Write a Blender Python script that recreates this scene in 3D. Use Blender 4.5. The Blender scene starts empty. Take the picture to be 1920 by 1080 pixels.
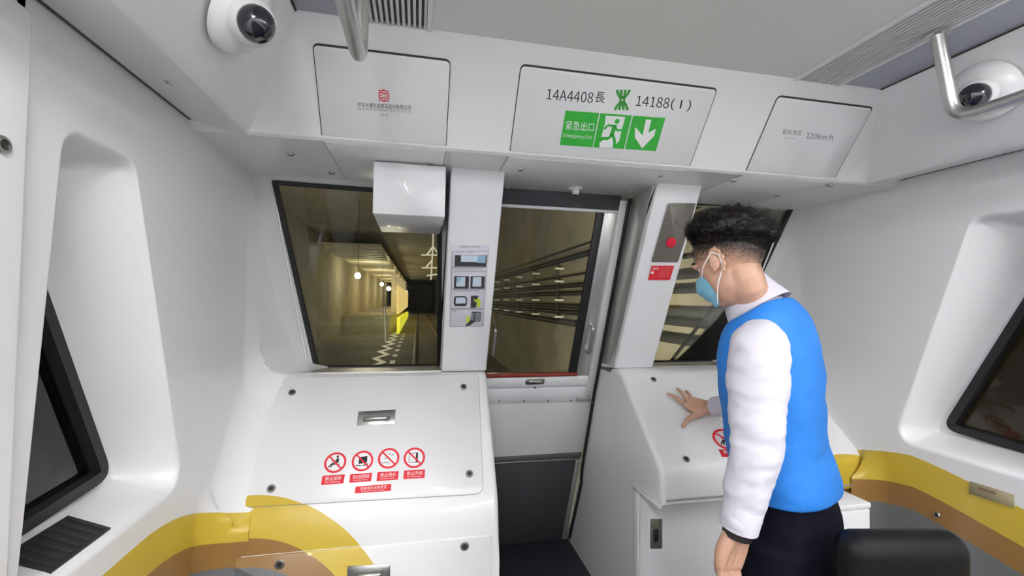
import bpy, bmesh, math, random
from mathutils import Vector as V, Matrix
from mathutils import noise as mnoise
random.seed(4)
scene = bpy.context.scene
COL = scene.collection
# ------------------------------------------------------------------ camera
F_PX = 842.0; CXP, CYP = 960.0, 540.0
H = 1.482                                   # lens height above the cab floor
YC = V((784-CXP, 561-CYP, F_PX)).normalized()
XC = V((5000-CXP, 620-CYP, F_PX)); XC = (XC-XC.dot(YC)*YC).normalized()
ZC = YC.cross(XC)
if ZC.y > 0: ZC = -ZC
EYE = V((0, 0, H))
def cam_to_world(c): return V((c.dot(XC), c.dot(YC), c.dot(ZC)))
cd = bpy.data.cameras.new('camera'); cam = bpy.data.objects.new('camera', cd); COL.objects.link(cam)
cd.sensor_width = 36; cd.lens = F_PX/1920*36; cd.clip_start = .02; cd.clip_end = 300
r_ = cam_to_world(V((1,0,0))); d_ = cam_to_world(V((0,1,0))); f_ = cam_to_world(V((0,0,1)))
m = Matrix((r_, -d_, -f_)).transposed().to_4x4(); m.translation = EYE
cam.matrix_world = m
scene.camera = cam
def ray(u, v): return cam_to_world(V((u-CXP, v-CYP, F_PX)))
def C(u, v, d): return EYE + ray(u, v)*(d/F_PX)      # point seen at (u,v), d metres in front of the lens
# ------------------------------------------------------------------ world, exposure
w = bpy.data.worlds.new('world'); scene.world = w; w.use_nodes = True
w.node_tree.nodes['Background'].inputs[0].default_value = (.02, .02, .018, 1)
w.node_tree.nodes['Background'].inputs[1].default_value = .3
scene.view_settings.view_transform = 'Standard'; scene.view_settings.look = 'None'
scene.view_settings.exposure = 0.0; scene.view_settings.gamma = 1
scene.view_settings.use_curve_mapping = False
LAMP_STRENGTH = 42.5
def light(name, kind, loc, energy, color=(1,1,1), target=None, **kw):
    l = bpy.data.lights.new(name, kind); l.energy = energy; l.color = color
    for k, v in kw.items(): setattr(l, k, v)
    o = bpy.data.objects.new(name, l); COL.objects.link(o); o.location = loc
    if target is not None: o.rotation_euler = (V(target)-V(loc)).to_track_quat('-Z', 'Y').to_euler()
    return o
X0 = .623                                   # centre line of the car
for s in (-1, 1):                           # the train's own headlights, under the windscreen, shining up the tunnel
    light('headlight', 'SPOT', (X0+s*.9, 3.05, .35), 900, (1, .95, .84), (X0+s*1.6, 12, 1.2), spot_size=2.2, spot_blend=.8, shadow_soft_size=.12)
# ------------------------------------------------------------------ materials
MATS = {}
def mat(name, col, rough=.5, metal=0., noise=0., nscale=30., bump=0., bscale=200., emit=None, estr=0., coat=0., spec=.5):
    if name in MATS: return MATS[name]
    m = bpy.data.materials.new(name); m.use_nodes = True; nt = m.node_tree; b = nt.nodes['Principled BSDF']
    b.inputs['Base Color'].default_value = (*col, 1); b.inputs['Roughness'].default_value = rough
    b.inputs['Metallic'].default_value = metal; b.inputs['Coat Weight'].default_value = coat
    b.inputs['Specular IOR Level'].default_value = spec
    if emit: b.inputs['Emission Color'].default_value = (*emit, 1); b.inputs['Emission Strength'].default_value = estr
    tc = nt.nodes.new('ShaderNodeTexCoord')
    if noise:
        n = nt.nodes.new('ShaderNodeTexNoise'); n.inputs['Scale'].default_value = nscale; n.inputs['Detail'].default_value = 6
        mx = nt.nodes.new('ShaderNodeMix'); mx.data_type = 'RGBA'
        mx.inputs[6].default_value = (*[c*(1-noise) for c in col], 1); mx.inputs[7].default_value = (*[min(1, c*(1+noise)) for c in col], 1)
        nt.links.new(tc.outputs['Object'], n.inputs['Vector']); nt.links.new(n.outputs['Fac'], mx.inputs[0]); nt.links.new(mx.outputs[2], b.inputs['Base Color'])
    if bump:
        n2 = nt.nodes.new('ShaderNodeTexNoise'); n2.inputs['Scale'].default_value = bscale; n2.inputs['Detail'].default_value = 4
        bp = nt.nodes.new('ShaderNodeBump'); bp.inputs['Strength'].default_value = bump; bp.inputs['Distance'].default_value = .01
        nt.links.new(tc.outputs['Object'], n2.inputs['Vector']); nt.links.new(n2.outputs['Fac'], bp.inputs['Height']); nt.links.new(bp.outputs['Normal'], b.inputs['Normal'])
    MATS[name] = m; return m
WHITE = mat('white_moulding', (.80, .80, .80), .34, noise=.012, nscale=6, coat=.15)
HATCHW = mat('hatch_white', (.83, .83, .84), .38, noise=.01, nscale=8)
PANELW = mat('panel_white', (.81, .815, .83), .3, noise=.01, nscale=6, coat=.2)
CEILM = mat('ceiling_cream', (.78, .77, .74), .55, noise=.02, nscale=5)
LILAC = mat('lilac_strip', (.42, .43, .50), .5)
GRILLE = mat('grille_paint', (.68, .68, .66), .5)
DARKGAP = mat('dark_gap', (.045, .04, .038), .8)
SEAM = mat('seam_grey', (.30, .30, .29), .7)
RUBBER = mat('black_rubber', (.012, .012, .014), .55)
STEEL = mat('brushed_steel', (.62, .62, .60), .32, 1., noise=.08, nscale=60)
SATIN = mat('satin_aluminium', (.60, .60, .575), .33, .65, noise=.04, nscale=30)
DKSTEEL = mat('dark_steel_plate', (.20, .19, .17), .45, .55, noise=.06, nscale=40)
PLATE = mat('taupe_plate', (.19, .175, .15), .45, .25, noise=.06, nscale=25)
CHROME = mat('fastener_steel', (.50, .49, .46), .3, 1.)
SOCKET = mat('fastener_socket', (.05, .045, .04), .5, .5)
CHAR = mat('charcoal_panel', (.055, .06, .065), .6, noise=.15, nscale=80)
FLOORM = mat('navy_floor', (.022, .024, .032), .65, noise=.5, nscale=180, bump=.15)
RED = mat('red_print', (.72, .02, .035), .45)
REDBTN = mat('red_button', (.75, .01, .05), .35)
REDSILL = mat('rust_red_sill', (.25, .035, .02), .5)
BLACK = mat('black_print', (.012, .012, .013), .5)
GREYP = mat('grey_print', (.22, .21, .22), .5)
WPRINT = mat('white_print', (.85, .85, .84), .5)
GREEN = mat('exit_green', (.035, .42, .045), .45)
LENS = mat('smoked_dome', (.012, .011, .018), .06, 0, coat=1.)
LEATHER = mat('black_leather', (.005, .005, .006), .5, bump=.06, bscale=220, spec=.2)
PAPER = mat('white_paper', (.85, .85, .87), .7)
def glass_mat(name, tint, refl=1.0):
    m = bpy.data.materials.new(name); m.use_nodes = True; nt = m.node_tree
    for n in list(nt.nodes):
        if n.type != 'OUTPUT_MATERIAL': nt.nodes.remove(n)
    out = [n for n in nt.nodes if n.type == 'OUTPUT_MATERIAL'][0]
    t = nt.nodes.new('ShaderNodeBsdfTransparent'); t.inputs[0].default_value = (*tint, 1)
    g = nt.nodes.new('ShaderNodeBsdfGlossy'); g.inputs['Roughness'].default_value = .015; g.inputs[0].default_value = (refl, refl, refl*.97, 1)
    fr = nt.nodes.new('ShaderNodeFresnel'); fr.inputs[0].default_value = 1.45
    mx = nt.nodes.new('ShaderNodeMixShader')
    nt.links.new(fr.outputs[0], mx.inputs[0]); nt.links.new(t.outputs[0], mx.inputs[1]); nt.links.new(g.outputs[0], mx.inputs[2]); nt.links.new(mx.outputs[0], out.inputs[0])
    return m
GLASS = glass_mat('windscreen_glass', (.92, .93, .88), .8)
SGLASS = glass_mat('side_glass', (.70, .68, .66), 1.0)
def vinyl_mat(name, mode, cx=0, cz=0, radii=(.49, .36, .28)):
    """white moulding with the printed vinyl band: yellow, brown, grey. mode 'ring' (x,z circle) or 'band' (height on the wall)"""
    m = bpy.data.materials.new(name); m.use_nodes = True; nt = m.node_tree; b = nt.nodes['Principled BSDF']
    b.inputs['Roughness'].default_value = .32; b.inputs['Coat Weight'].default_value = .2
    tc = nt.nodes.new('ShaderNodeTexCoord'); sp = nt.nodes.new('ShaderNodeSeparateXYZ'); nt.links.new(tc.outputs['Object'], sp.inputs[0])
    def M(op, a, bb=None):
        n = nt.nodes.new('ShaderNodeMath'); n.operation = op
        for i, q in enumerate((a, bb)):
            if q is None: continue
            if isinstance(q, (int, float)): n.inputs[i].default_value = q
            else: nt.links.new(q, n.inputs[i])
        return n.outputs[0]
    if mode == 'ring':
        dx = M('SUBTRACT', sp.outputs[0], cx); dz = M('SUBTRACT', sp.outputs[2], cz)
        val = M('SQRT', M('ADD', M('MULTIPLY', dx, dx), M('MULTIPLY', dz, dz)))
    else:
        val = M('ADD', M('ADD', sp.outputs[2], M('MULTIPLY', M('POWER', M('MAXIMUM', M('SUBTRACT', sp.outputs[1], 1.28), 0.), 2.), cx)), M('MULTIPLY', M('MAXIMUM', M('SUBTRACT', 1.42, sp.outputs[1]), 0.), cz))
    cols = [(.80, .80, .80), (.60, .43, .045), (.30, .16, .045), (.16, .165, .17)]
    prev = None
    for i, c in enumerate(cols):
        if prev is None:
            rgb = nt.nodes.new('ShaderNodeRGB'); rgb.outputs[0].default_value = (*c, 1); prev = rgb.outputs[0]; continue
        mx = nt.nodes.new('ShaderNodeMix'); mx.data_type = 'RGBA'
        nt.links.new(M('LESS_THAN', val, radii[i-1]), mx.inputs[0]); nt.links.new(prev, mx.inputs[6]); mx.inputs[7].default_value = (*c, 1); prev = mx.outputs[2]
    nt.links.new(prev, b.inputs['Base Color'])
    return m
# ------------------------------------------------------------------ helpers
def finish(me, mt, smooth=True, ang=35):
    if mt: me.materials.append(mt)
    if smooth:
        for p in me.polygons: p.use_smooth = True
        me.set_sharp_from_angle(angle=math.radians(ang))
def link(name, me, parent=None):
    o = bpy.data.objects.new(name, me); COL.objects.link(o)
    if parent is not None:
        o.parent = parent; o.matrix_parent_inverse = PINV.get(parent.name, Matrix())
    PINV[o.name] = PINV.get(parent.name, Matrix()) if False else Matrix()
    return o
PINV = {}
def obj(name, verts, faces, mt, parent=None, smooth=True, ang=35):
    me = bpy.data.meshes.new(name); me.from_pydata([tuple(v) for v in verts], [], faces); me.validate()
    bm = bmesh.new(); bm.from_mesh(me); bmesh.ops.recalc_face_normals(bm, faces=bm.faces); bm.to_mesh(me); bm.free()
    finish(me, mt, smooth, ang)
    return link(name, me, parent)
def thing(name, label, cat, loc, group=None):
    e = bpy.data.objects.new(name, None); COL.objects.link(e); e.location = loc; e.empty_display_size = .05
    e['label'] = label; e['category'] = cat
    if group: e['group'] = group
    PINV[e.name] = Matrix.Translation(V(loc)).inverted()
    return e
def tag(o, label, cat, group=None):
    o['label'] = label; o['category'] = cat
    if group: o['group'] = group
    return o
def struct(o, label=None, cat=None):
    o['kind'] = 'structure'
    if label: o['label'] = label
    if cat: o['category'] = cat
    return o
import os
try: LATIN = bpy.data.fonts.load(os.path.join(bpy.utils.system_resource('DATAFILES'), 'fonts', 'Noto Sans CJK Regular.woff2'))
except Exception: LATIN = None
class MB:
    """collects several solids into one mesh"""
    def __init__(s): s.v = []; s.f = []
    def add(s, verts, faces):
        n = len(s.v); s.v += [V(q) for q in verts]; s.f += [tuple(i+n for i in f) for f in faces]; return s
    def build(s, name, mt, parent=None, smooth=True, ang=35): return obj(name, s.v, s.f, mt, parent, smooth, ang)
def box_vf(x0, x1, y0, y1, z0, z1):
    v = [(x, y, z) for x in (x0, x1) for y in (y0, y1) for z in (z0, z1)]
    return v, [(0,1,3,2), (4,6,7,5), (0,4,5,1), (2,3,7,6), (0,2,6,4), (1,5,7,3)]
def bevel_box(name, x0, x1, y0, y1, z0, z1, bev, mt, parent=None, seg=3, rot=None):
    me = bpy.data.meshes.new(name); v, f = box_vf(x0, x1, y0, y1, z0, z1); me.from_pydata(v, [], f)
    bm = bmesh.new(); bm.from_mesh(me); bmesh.ops.recalc_face_normals(bm, faces=bm.faces)
    bmesh.ops.bevel(bm, geom=list(bm.edges), offset=bev, segments=seg, profile=.5, affect='EDGES')
    if rot:
        c = V(((x0+x1)/2, (y0+y1)/2, (z0+z1)/2)); bmesh.ops.rotate(bm, cent=c, matrix=rot, verts=bm.verts)
    bm.to_mesh(me); bm.free(); finish(me, mt, True, 40)
    return link(name, me, parent)
def tube_vf(path, radii, n=10, cap=True):
    path = [V(p) for p in path]
    if isinstance(radii, (int, float)): radii = [radii]*len(path)
    verts, faces = [], []; t0 = (path[1]-path[0]).normalized()
    up = V((0, 0, 1)) if abs(t0.z) < .9 else V((1, 0, 0)); a = t0.cross(up).normalized()
    for i, p in enumerate(path):
        t = (path[min(i+1, len(path)-1)]-path[max(i-1, 0)]).normalized()
        a = (a-a.dot(t)*t).normalized(); b = t.cross(a)
        for k in range(n):
            an = 2*math.pi*k/n; verts.append(p+(a*math.cos(an)+b*math.sin(an))*radii[i])
    for i in range(len(path)-1):
        for k in range(n): faces.append((i*n+k, i*n+(k+1) % n, (i+1)*n+(k+1) % n, (i+1)*n+k))
    if cap: faces.append(tuple(range(n))[::-1]); faces.append(tuple(range((len(path)-1)*n, len(path)*n)))
    return verts, faces
def tube(name, path, radii, mt, parent=None, n=10): v, f = tube_vf(path, radii, n); return obj(name, v, f, mt, parent, True, 50)
def fillet_path(pts, r, n=6):
    pts = [V(p) for p in pts]; out = [pts[0]]
    for i in range(1, len(pts)-1):
        a, b, c = pts[i-1], pts[i], pts[i+1]; u = (a-b).normalized(); w_ = (c-b).normalized()
        p, q = b+u*r, b+w_*r
        for k in range(n+1):
            t = k/n; out.append((1-t)**2*p+2*t*(1-t)*b+t*t*q)
    out.append(pts[-1]); return out
def prism_vf(poly, vec):
    n = len(poly); poly = [V(p) for p in poly]; vec = V(vec)
    return poly+[p+vec for p in poly], [tuple(range(n))[::-1], tuple(range(n, 2*n))]+[(i, (i+1) % n, n+(i+1) % n, n+i) for i in range(n)]
def prism(name, poly, vec, mt, parent=None, bev=0., ang=35, seg=2):
    v, f = prism_vf(poly, vec); me = bpy.data.meshes.new(name); me.from_pydata([tuple(q) for q in v], [], f)
    bm = bmesh.new(); bm.from_mesh(me); bmesh.ops.recalc_face_normals(bm, faces=bm.faces)
    if bev:
        ed = [e for e in bm.edges if e.calc_face_angle(0) > math.radians(40)]
        bmesh.ops.bevel(bm, geom=ed, offset=bev, segments=seg, profile=.5, affect='EDGES')
    bm.to_mesh(me); bm.free(); finish(me, mt, True, ang); return link(name, me, parent)
def round_poly(pts, r, n=5):
    out = []; N = len(pts)
    rr = r if isinstance(r, (list, tuple)) else [r]*N
    for i in range(N):
        a, b, c = [V((*pts[j % N][:2], 0)) for j in (i-1, i, i+1)]
        if rr[i] <= 0: out.append((b.x, b.y)); continue
        u = (a-b); w_ = (c-b); L = min(rr[i], u.length*.48, w_.length*.48); u.normalize(); w_.normalize()
        p, q = b+u*L, b+w_*L
        for k in range(n+1):
            t = k/n; z = (1-t)**2*p+2*t*(1-t)*b+t*t*q; out.append((z.x, z.y))
    return out
def rrect(a0, b0, a1, b1, r): return round_poly([(a0, b0), (a1, b0), (a1, b1), (a0, b1)], r)
def area2(p): return sum(p[i][0]*p[(i+1) % len(p)][1]-p[(i+1) % len(p)][0]*p[i][1] for i in range(len(p)))
def inset(poly, d):
    N = len(poly); s = 1 if area2(poly) > 0 else -1; out = []
    for i in range(N):
        a, b, c = [V((*poly[j % N], 0)) for j in (i-1, i, i+1)]
        e1 = (b-a); e2 = (c-b)
        if e1.length < 1e-9: e1 = e2
        if e2.length < 1e-9: e2 = e1
        e1.normalize(); e2.normalize()
        n1 = V((-e1.y, e1.x, 0))*s; n2 = V((-e2.y, e2.x, 0))*s; nn = n1+n2
        if nn.length < 1e-6: nn = n1
        nn.normalize(); k = d/max(.4, nn.dot(n1)); out.append((b.x+nn.x*k, b.y+nn.y*k))
    return out
class Fr:
    """a plane in the cab: origin o, axes u (across) and v (up the surface), normal n towards the viewer"""
    def __init__(s, o, u, v): s.o = V(o); s.u = V(u).normalized(); s.v = V(v).normalized(); s.n = s.u.cross(s.v).normalized()
    def pt(s, a, b, c=0.): return s.o+s.u*a+s.v*b+s.n*c
    def hit(s, px, py):
        d = ray(px, py); t = (s.o-EYE).dot(s.n)/d.dot(s.n); p = EYE+d*t-s.o; return (p.dot(s.u), p.dot(s.v))
    def hits(s, pts): return [s.hit(*p) for p in pts]
    def world(s, px, py, c=0.): a, b = s.hit(px, py); return s.pt(a, b, c)
    def panel(s, name, poly, th, mt, parent=None, bev=.002, base=0.):
        n = len(poly); ins = inset(poly, bev) if bev else poly
        v = [s.pt(a, b, base) for a, b in poly]+[s.pt(a, b, base+th-bev) for a, b in poly]+[s.pt(a, b, base+th) for a, b in ins]
        f = [tuple(range(n))[::-1]]+[(i, (i+1) % n, n+(i+1) % n, n+i) for i in range(n)]+[(n+i, n+(i+1) % n, 2*n+(i+1) % n, 2*n+i) for i in range(n)]+[tuple(range(2*n, 3*n))]
        return obj(name, v, f, mt, parent, True, 50)
    def ring(s, name, outer, inner, th, mt, parent=None, base=0.):
        n = len(outer)
        v = [s.pt(a, b, base) for a, b in outer]+[s.pt(a, b, base+th) for a, b in outer]+[s.pt(a, b, base+th) for a, b in inner]+[s.pt(a, b, base) for a, b in inner]
        f = []
        for k in range(4):
            for i in range(n): j = (i+1) % n; f.append((k*n+i, k*n+j, ((k+1) % 4)*n+j, ((k+1) % 4)*n+i))
        return obj(name, v, f, mt, parent, True, 40)
    def print_(s, name, polys, mt, parent, lift=.001, th=.0004):
        mb = MB()
        for p in polys:
            n = len(p); 
            mb.add([s.pt(a, b, lift) for a, b in p]+[s.pt(a, b, lift+th) for a, b in p], [tuple(range(n))[::-1], tuple(range(n, 2*n))]+[(i, (i+1) % n, n+(i+1) % n, n+i) for i in range(n)])
        return mb.build(name, mt, parent, False)
    def disc_vf(s, a, b, prof, n=16):
        """revolved about the normal: prof = [(radius, height)...]"""
        v = []; f = []
        for r, h in prof:
            for k in range(n): an = 2*math.pi*k/n; v.append(s.pt(a+r*math.cos(an), b+r*math.sin(an), h))
        for i in range(len(prof)-1):
            for k in range(n): f.append((i*n+k, i*n+(k+1) % n, (i+1)*n+(k+1) % n, (i+1)*n+k))
        f.append(tuple(range(n))[::-1]); f.append(tuple(range((len(prof)-1)*n, len(prof)*n))); return v, f
    def fastener(s, px, py, r, parent, base=0.):
        a, b = s.hit(px, py)
        v, f = s.disc_vf(a, b, [(r, base), (r, base+.0025), (r*.9, base+.004), (r*.62, base+.0042), (r*.6, base+.0018)], 18)
        o = obj('fastener', v, f, CHROME, parent, True, 40)
        v, f = s.disc_vf(a, b, [(r*.59, base+.0005), (r*.59, base+.0022), (r*.2, base+.0026)], 12)
        obj('socket', v, f, SOCKET, o)
        return o
    def text(s, body, quad, mt, parent, name='lettering', lift=.0012, bold=0., th=.0004):
        """lettering stretched over the four pixel corners TL, TR, BR, BL on this plane"""
        cu = bpy.data.curves.new('t', 'FONT'); cu.body = body; cu.size = 1; cu.resolution_u = 3; cu.offset = bold
        if LATIN is not None and body.isascii(): cu.font = LATIN
        to = bpy.data.objects.new('t', cu); COL.objects.link(to)
        dg = bpy.context.evaluated_depsgraph_get(); dg.update()
        me = bpy.data.meshes.new_from_object(to.evaluated_get(dg)); bpy.data.objects.remove(to); 
        xs = [q.co.x for q in me.vertices]; ys = [q.co.y for q in me.vertices]
        if not xs: return None
        x0, x1, y0, y1 = min(xs), max(xs), min(ys), max(ys)
        tl, tr, br, bl = [V((*q, 0)) for q in s.hits(quad)]
        for q in me.vertices:
            a = (q.co.x-x0)/max(1e-6, x1-x0); b = (q.co.y-y0)/max(1e-6, y1-y0)
            p = (bl*(1-a)+br*a)*(1-b)+(tl*(1-a)+tr*a)*b; q.co = s.pt(p.x, p.y, lift)
        me.name = name; me.materials.clear(); finish(me, mt, False); return link(name, me, parent)
def strip(p, q, w_):
    """a bar as polygon between two plane points"""
    p, q = V((*p, 0)), V((*q, 0)); d = (q-p).normalized(); n = V((-d.y, d.x, 0))*w_/2
    return [tuple((p+n)[:2]), tuple((q+n)[:2]), tuple((q-n)[:2]), tuple((p-n)[:2])]
def disc(c, r, n=18, ry=None): return [(c[0]+r*math.cos(2*math.pi*k/n), c[1]+(ry or r)*math.sin(2*math.pi*k/n)) for k in range(n)]
# reference planes of the cab end
XL, XR = -.66, 2*X0+.66
ZU = 1.968                                                     # underside of the header
ZCEIL = 2.242
HD = Fr((0, 1.464, ZU), (1,0,0), (0, -.197, .274))              # header face
UN = Fr((0, 0, ZU), (1,0,0), (0,-1,0))                          # header underside
PI_ = Fr((0, 2.05, 1.158), (1,0,0), (0, -.405, .812))           # pillar faces
DR = Fr((0, 2.726, 0), (1,0,0), (0, -.415, 1))                  # emergency door
GL = Fr((0, 1.95, 1.97), (1,0,0), (0, -.44, 1))                 # windscreen
CL = Fr((0, 1.715, .765), (1,0,0), (0, .305, .37))              # left console slope
CR = Fr((0, 1.665, .866), (1,0,0), (0, .320, .282))             # right console slope
def gy(z): return 1.95+.44*(1.97-z)
def dy(z): return 2.726-.415*z
# ================================================================== SETTING
fl = struct(obj('floor', *box_vf(XL-.2, XR+.2, -6, 2.85, -.06, 0), FLOORM, None, False))
cl = struct(obj('ceiling', *box_vf(.012, 1.236, -6, 1.40, ZCEIL, ZCEIL+.03), CEILM, None, False))
for s in (-1, 1):
    a, b = sorted((X0+s*.96, X0+s*.785)); obj('side_strip', *box_vf(a, b, -6, 1.40, ZCEIL+.004, ZCEIL+.03), LILAC, cl, False)
    a, b = sorted((X0+s*.785, X0+s*.611)); obj('duct_cover', *box_vf(a, b, -6, 1.40, ZCEIL+.022, ZCEIL+.03), GRILLE, cl, False)
    prof = [(X0+s*.956, ZCEIL+.03), (X0+s*.956, ZCEIL), (X0+s*.962, ZCEIL-.012), (X0+s*1.118, ZU+.016), (X0+s*1.132, ZU+.002), (X0+s*1.15, ZU), (X0+s*1.268, ZU+.022), (X0+s*1.36, ZU+.05), (X0+s*1.36, ZCEIL+.03)]
    o = prism('cove_panel', [(x, -6, z) for x, z in prof], (0, 7.5, 0), WHITE, cl, ang=30)
    tube('edge_gasket', [(X0+s*.955, -6, ZCEIL-.001), (X0+s*.955, 1.262, ZCEIL-.001)], .003, DARKGAP, cl, 6)
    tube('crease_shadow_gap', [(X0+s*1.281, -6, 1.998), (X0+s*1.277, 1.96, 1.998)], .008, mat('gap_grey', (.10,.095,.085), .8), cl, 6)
UN2 = Fr((0, 0, ZU+.012), (1,0,0), (0,-1,0))
UN2.fastener(320, 153, .012, cl); UN2.fastener(1862, 281, .012, cl)
# header over the front
hp = [(1.60, ZCEIL+.05), (1.267, ZCEIL+.05), (1.267, ZCEIL)]
hp += [(1.4525, 1.984), (1.458, 1.974), (1.470, 1.968), (2.02, 1.968), (2.02, ZCEIL+.05)]
wf = struct(prism('wall_front', [(XL-.05, y, z) for y, z in hp], (XR-XL+.1, 0, 0), WHITE, None, ang=25))
struct(obj('wall_back', *box_vf(XL-.2, XR+.2, -6.05, -6, 0, 2.4), WHITE, None, False))
# ---- side walls: moulded surface with a deep window niche and a fillet into the console
def sd_poly(p, poly):
    px, pz = p; d = 1e9; inside = False; N = len(poly)
    for i in range(N):
        ax, az = poly[i]; bx, bz = poly[i-1]
        ex, ez = bx-ax, bz-az; wx, wz = px-ax, pz-az
        t = max(0, min(1, (wx*ex+wz*ez)/(ex*ex+ez*ez))); dx, dz = wx-ex*t, wz-ez*t; d = min(d, dx*dx+dz*dz)
        if (az > pz) != (bz > pz) and px < (bx-ax)*(pz-az)/(bz-az)+ax: inside = not inside
    return -math.sqrt(d) if inside else math.sqrt(d)
def sst(a, b, x): t = max(0, min(1, (x-a)/(b-a))); return t*t*(3-2*t)
# niche: far ridge, top, sill and near edge; window opening in its floor
def ridge_y(z): return 1.485-(z-.95)*.315
def wfar_y(z): return 1.398-(z-.99)*.49
def near_y(z): return .925+(z-.93)*.075
NTOP, NBOT = 1.80, .935
WPOLY = [(1.00, .975), (1.405, 1.0), (1.045, 1.73), (1.00, 1.73)]
WIN = inset(WPOLY, .035)
NPOLY = inset([(near_y(NBOT), NBOT), (ridge_y(NBOT), NBOT), (ridge_y(NTOP), NTOP), (near_y(NTOP), NTOP)], .06)
def sdN(y, z): return sd_poly((y, z), NPOLY)-.06
def sdW(y, z): return sd_poly((y, z), WIN)-.035
DEPTH = .145
def smin(a, b, k=.22):
    h = max(0, min(1, .5+.5*(b-a)/k)); return b*(1-h)+a*h-k*h*(1-h)
def wall_off(y, z, fy=1.665):
    """how far the wall stands inside x = XL"""
    o = .125*max(0, min(1, (2.0-z)/.88))*max(0, min(1, (y-1.93)/.38))
    zc = min(.765+(y-1.715)*1.213, 1.155)
    dc = (z-zc)*(.636 if y < 2.03 else 1.)
    if y < fy: dc = math.hypot(max(0, z-.74)*.75, fy-y) if z > .74 else fy-y
    R = .12
    if dc < R: q = R-max(dc, 0); o += R-math.sqrt(max(0, R*R-q*q))
    n = sdN(y, z)
    if n < 0:
        t = (ridge_y(z)-y)/(ridge_y(z)-wfar_y(z)-.03); t = smin(t, 1., .2)
        tt = min(1, max(0, (NTOP-z)/.075)); tb = min(1, max(0, (z-NBOT)/.055)); tn = sst(0, 1, (y-near_y(z))/.07); tr = sst(0, 1, -n/.055)
        o -= DEPTH*max(0, min(1, smin(t, smin(smin(tt, tb, .04), smin(tn, tr, .06), .06), .10)*1.06))
    return o
def side_wall(name, s, vm):
    ys = [.885+(2.0-.885)*i/230 for i in range(231)]
    zs = [0, .2, .4]+[.5+1.5*j/200 for j in range(201)]
    v, f = [], []; N = len(ys)
    for z in zs:
        ye = gy(min(z, 1.97)) if z > 1.12 else 2.32
        for i in range(N):
            zz_ = max(NBOT, min(NTOP, z)); yn, yr = near_y(zz_), ridge_y(zz_)
            if i <= 8: y = .885+(yn-.885)*i/8
            elif i <= 40: y = yn+.075*(i-8)/32
            elif i <= 150: y = yn+.075+(yr-yn-.075)*(i-40)/110
            else: y = yr+(ye-yr)*(i-150)/(N-151)
            x = XL+wall_off(y, z, 1.665 if s < 0 else 1.612)
            if s > 0: x = 2*X0-x
            v.append((x, y, z))
    for j in range(len(zs)-1):
        for i in range(N-1):
            a = j*N+i
            yc = (v[a][1]+v[a+N+1][1])/2; zc = (v[a][2]+v[a+N+1][2])/2
            if sdW(yc, zc) < -.012: continue                  # the window opening
            f.append((a, a+1, a+N+1, a+N))
    me = bpy.data.meshes.new(name); me.from_pydata(v, [], f); finish(me, vm, True, 60)
    o = struct(link(name, me))
    x = XL if s < 0 else XR
    a, b = sorted((x, x+s*.05)); obj('saloon_wall', *box_vf(a, b, -6, .90, 0, 2.02), vm, o, False)
    return o
VB = vinyl_mat('wall_vinyl_band', 'band', .70, 0, (.872, .772, .690))
VB2 = vinyl_mat('right_wall_vinyl_band', 'band', .45, .2, (.905, .785, .695))
wl = side_wall('wall_left', -1, VB); wr = side_wall('wall_right', 1, VB2)
bevel_box('cover_panel', XL-.03, XL+.022, -.4, .893, .02, 1.955, .012, PANELW, wl, 4)
LW = Fr((XL+.022, 0, 0), (0,1,0), (0,0,1)); LW.fastener(4, 271, .014, wl)
RW = Fr((XR, 0, 0), (0,-1,0), (0,0,1))
# side windows
def side_window(name, s, label):
    x = XL-DEPTH+.004 if s < 0 else XR+DEPTH-.004
    fr = Fr((x, 0, 0), (0,1,0), (0,0,1)) if s < 0 else Fr((x, 0, 0), (0,-1,0), (0,0,1))
    raw = WPOLY
    po = round_poly(raw, [.03, .06, .03, .03], 6); po2 = inset(po, .028)
    if s > 0: po = [(-a, b) for a, b in po]; po2 = [(-a, b) for a, b in po2]
    g = fr.panel(name, po, .006, SGLASS, None, 0., base=-.02); struct(g)
    fr.ring('window_gasket', po, po2, .030, RUBBER, g, base=-.018)
    return g
side_window('window_3', -1, ''); side_window('window_4', 1, '')
# ---- windscreens
def windscreen(name, raw, rad, gw):
    po = round_poly(raw, rad, 5); pi = inset(round_poly(raw, rad, 5), gw)
    g = struct(GL.panel(name, po, .006, GLASS, None, 0., base=-.012))
    GL.ring('window_gasket', po, pi, .014, RUBBER, g, base=-.010)
    return g, po
tl = GL.hit(509, 337); bl = GL.hit(590, 694); br = GL.hit(827, 690); tr = GL.hit(829, 362)
w1, po1 = windscreen('window_1', [bl, br, tr, tl], [.0, .0, .0, .02], .020)
tr2 = GL.hit(1493, 379); bl2 = (1.13, bl[1]); tl2 = (1.13, GL.hit(1330, 383)[1])
br2 = (2*X0-bl[0], bl[1])
w2, po2 = windscreen('window_2', [bl2, br2, tr2, tl2], [0., 0., .02, 0.], .020)
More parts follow.
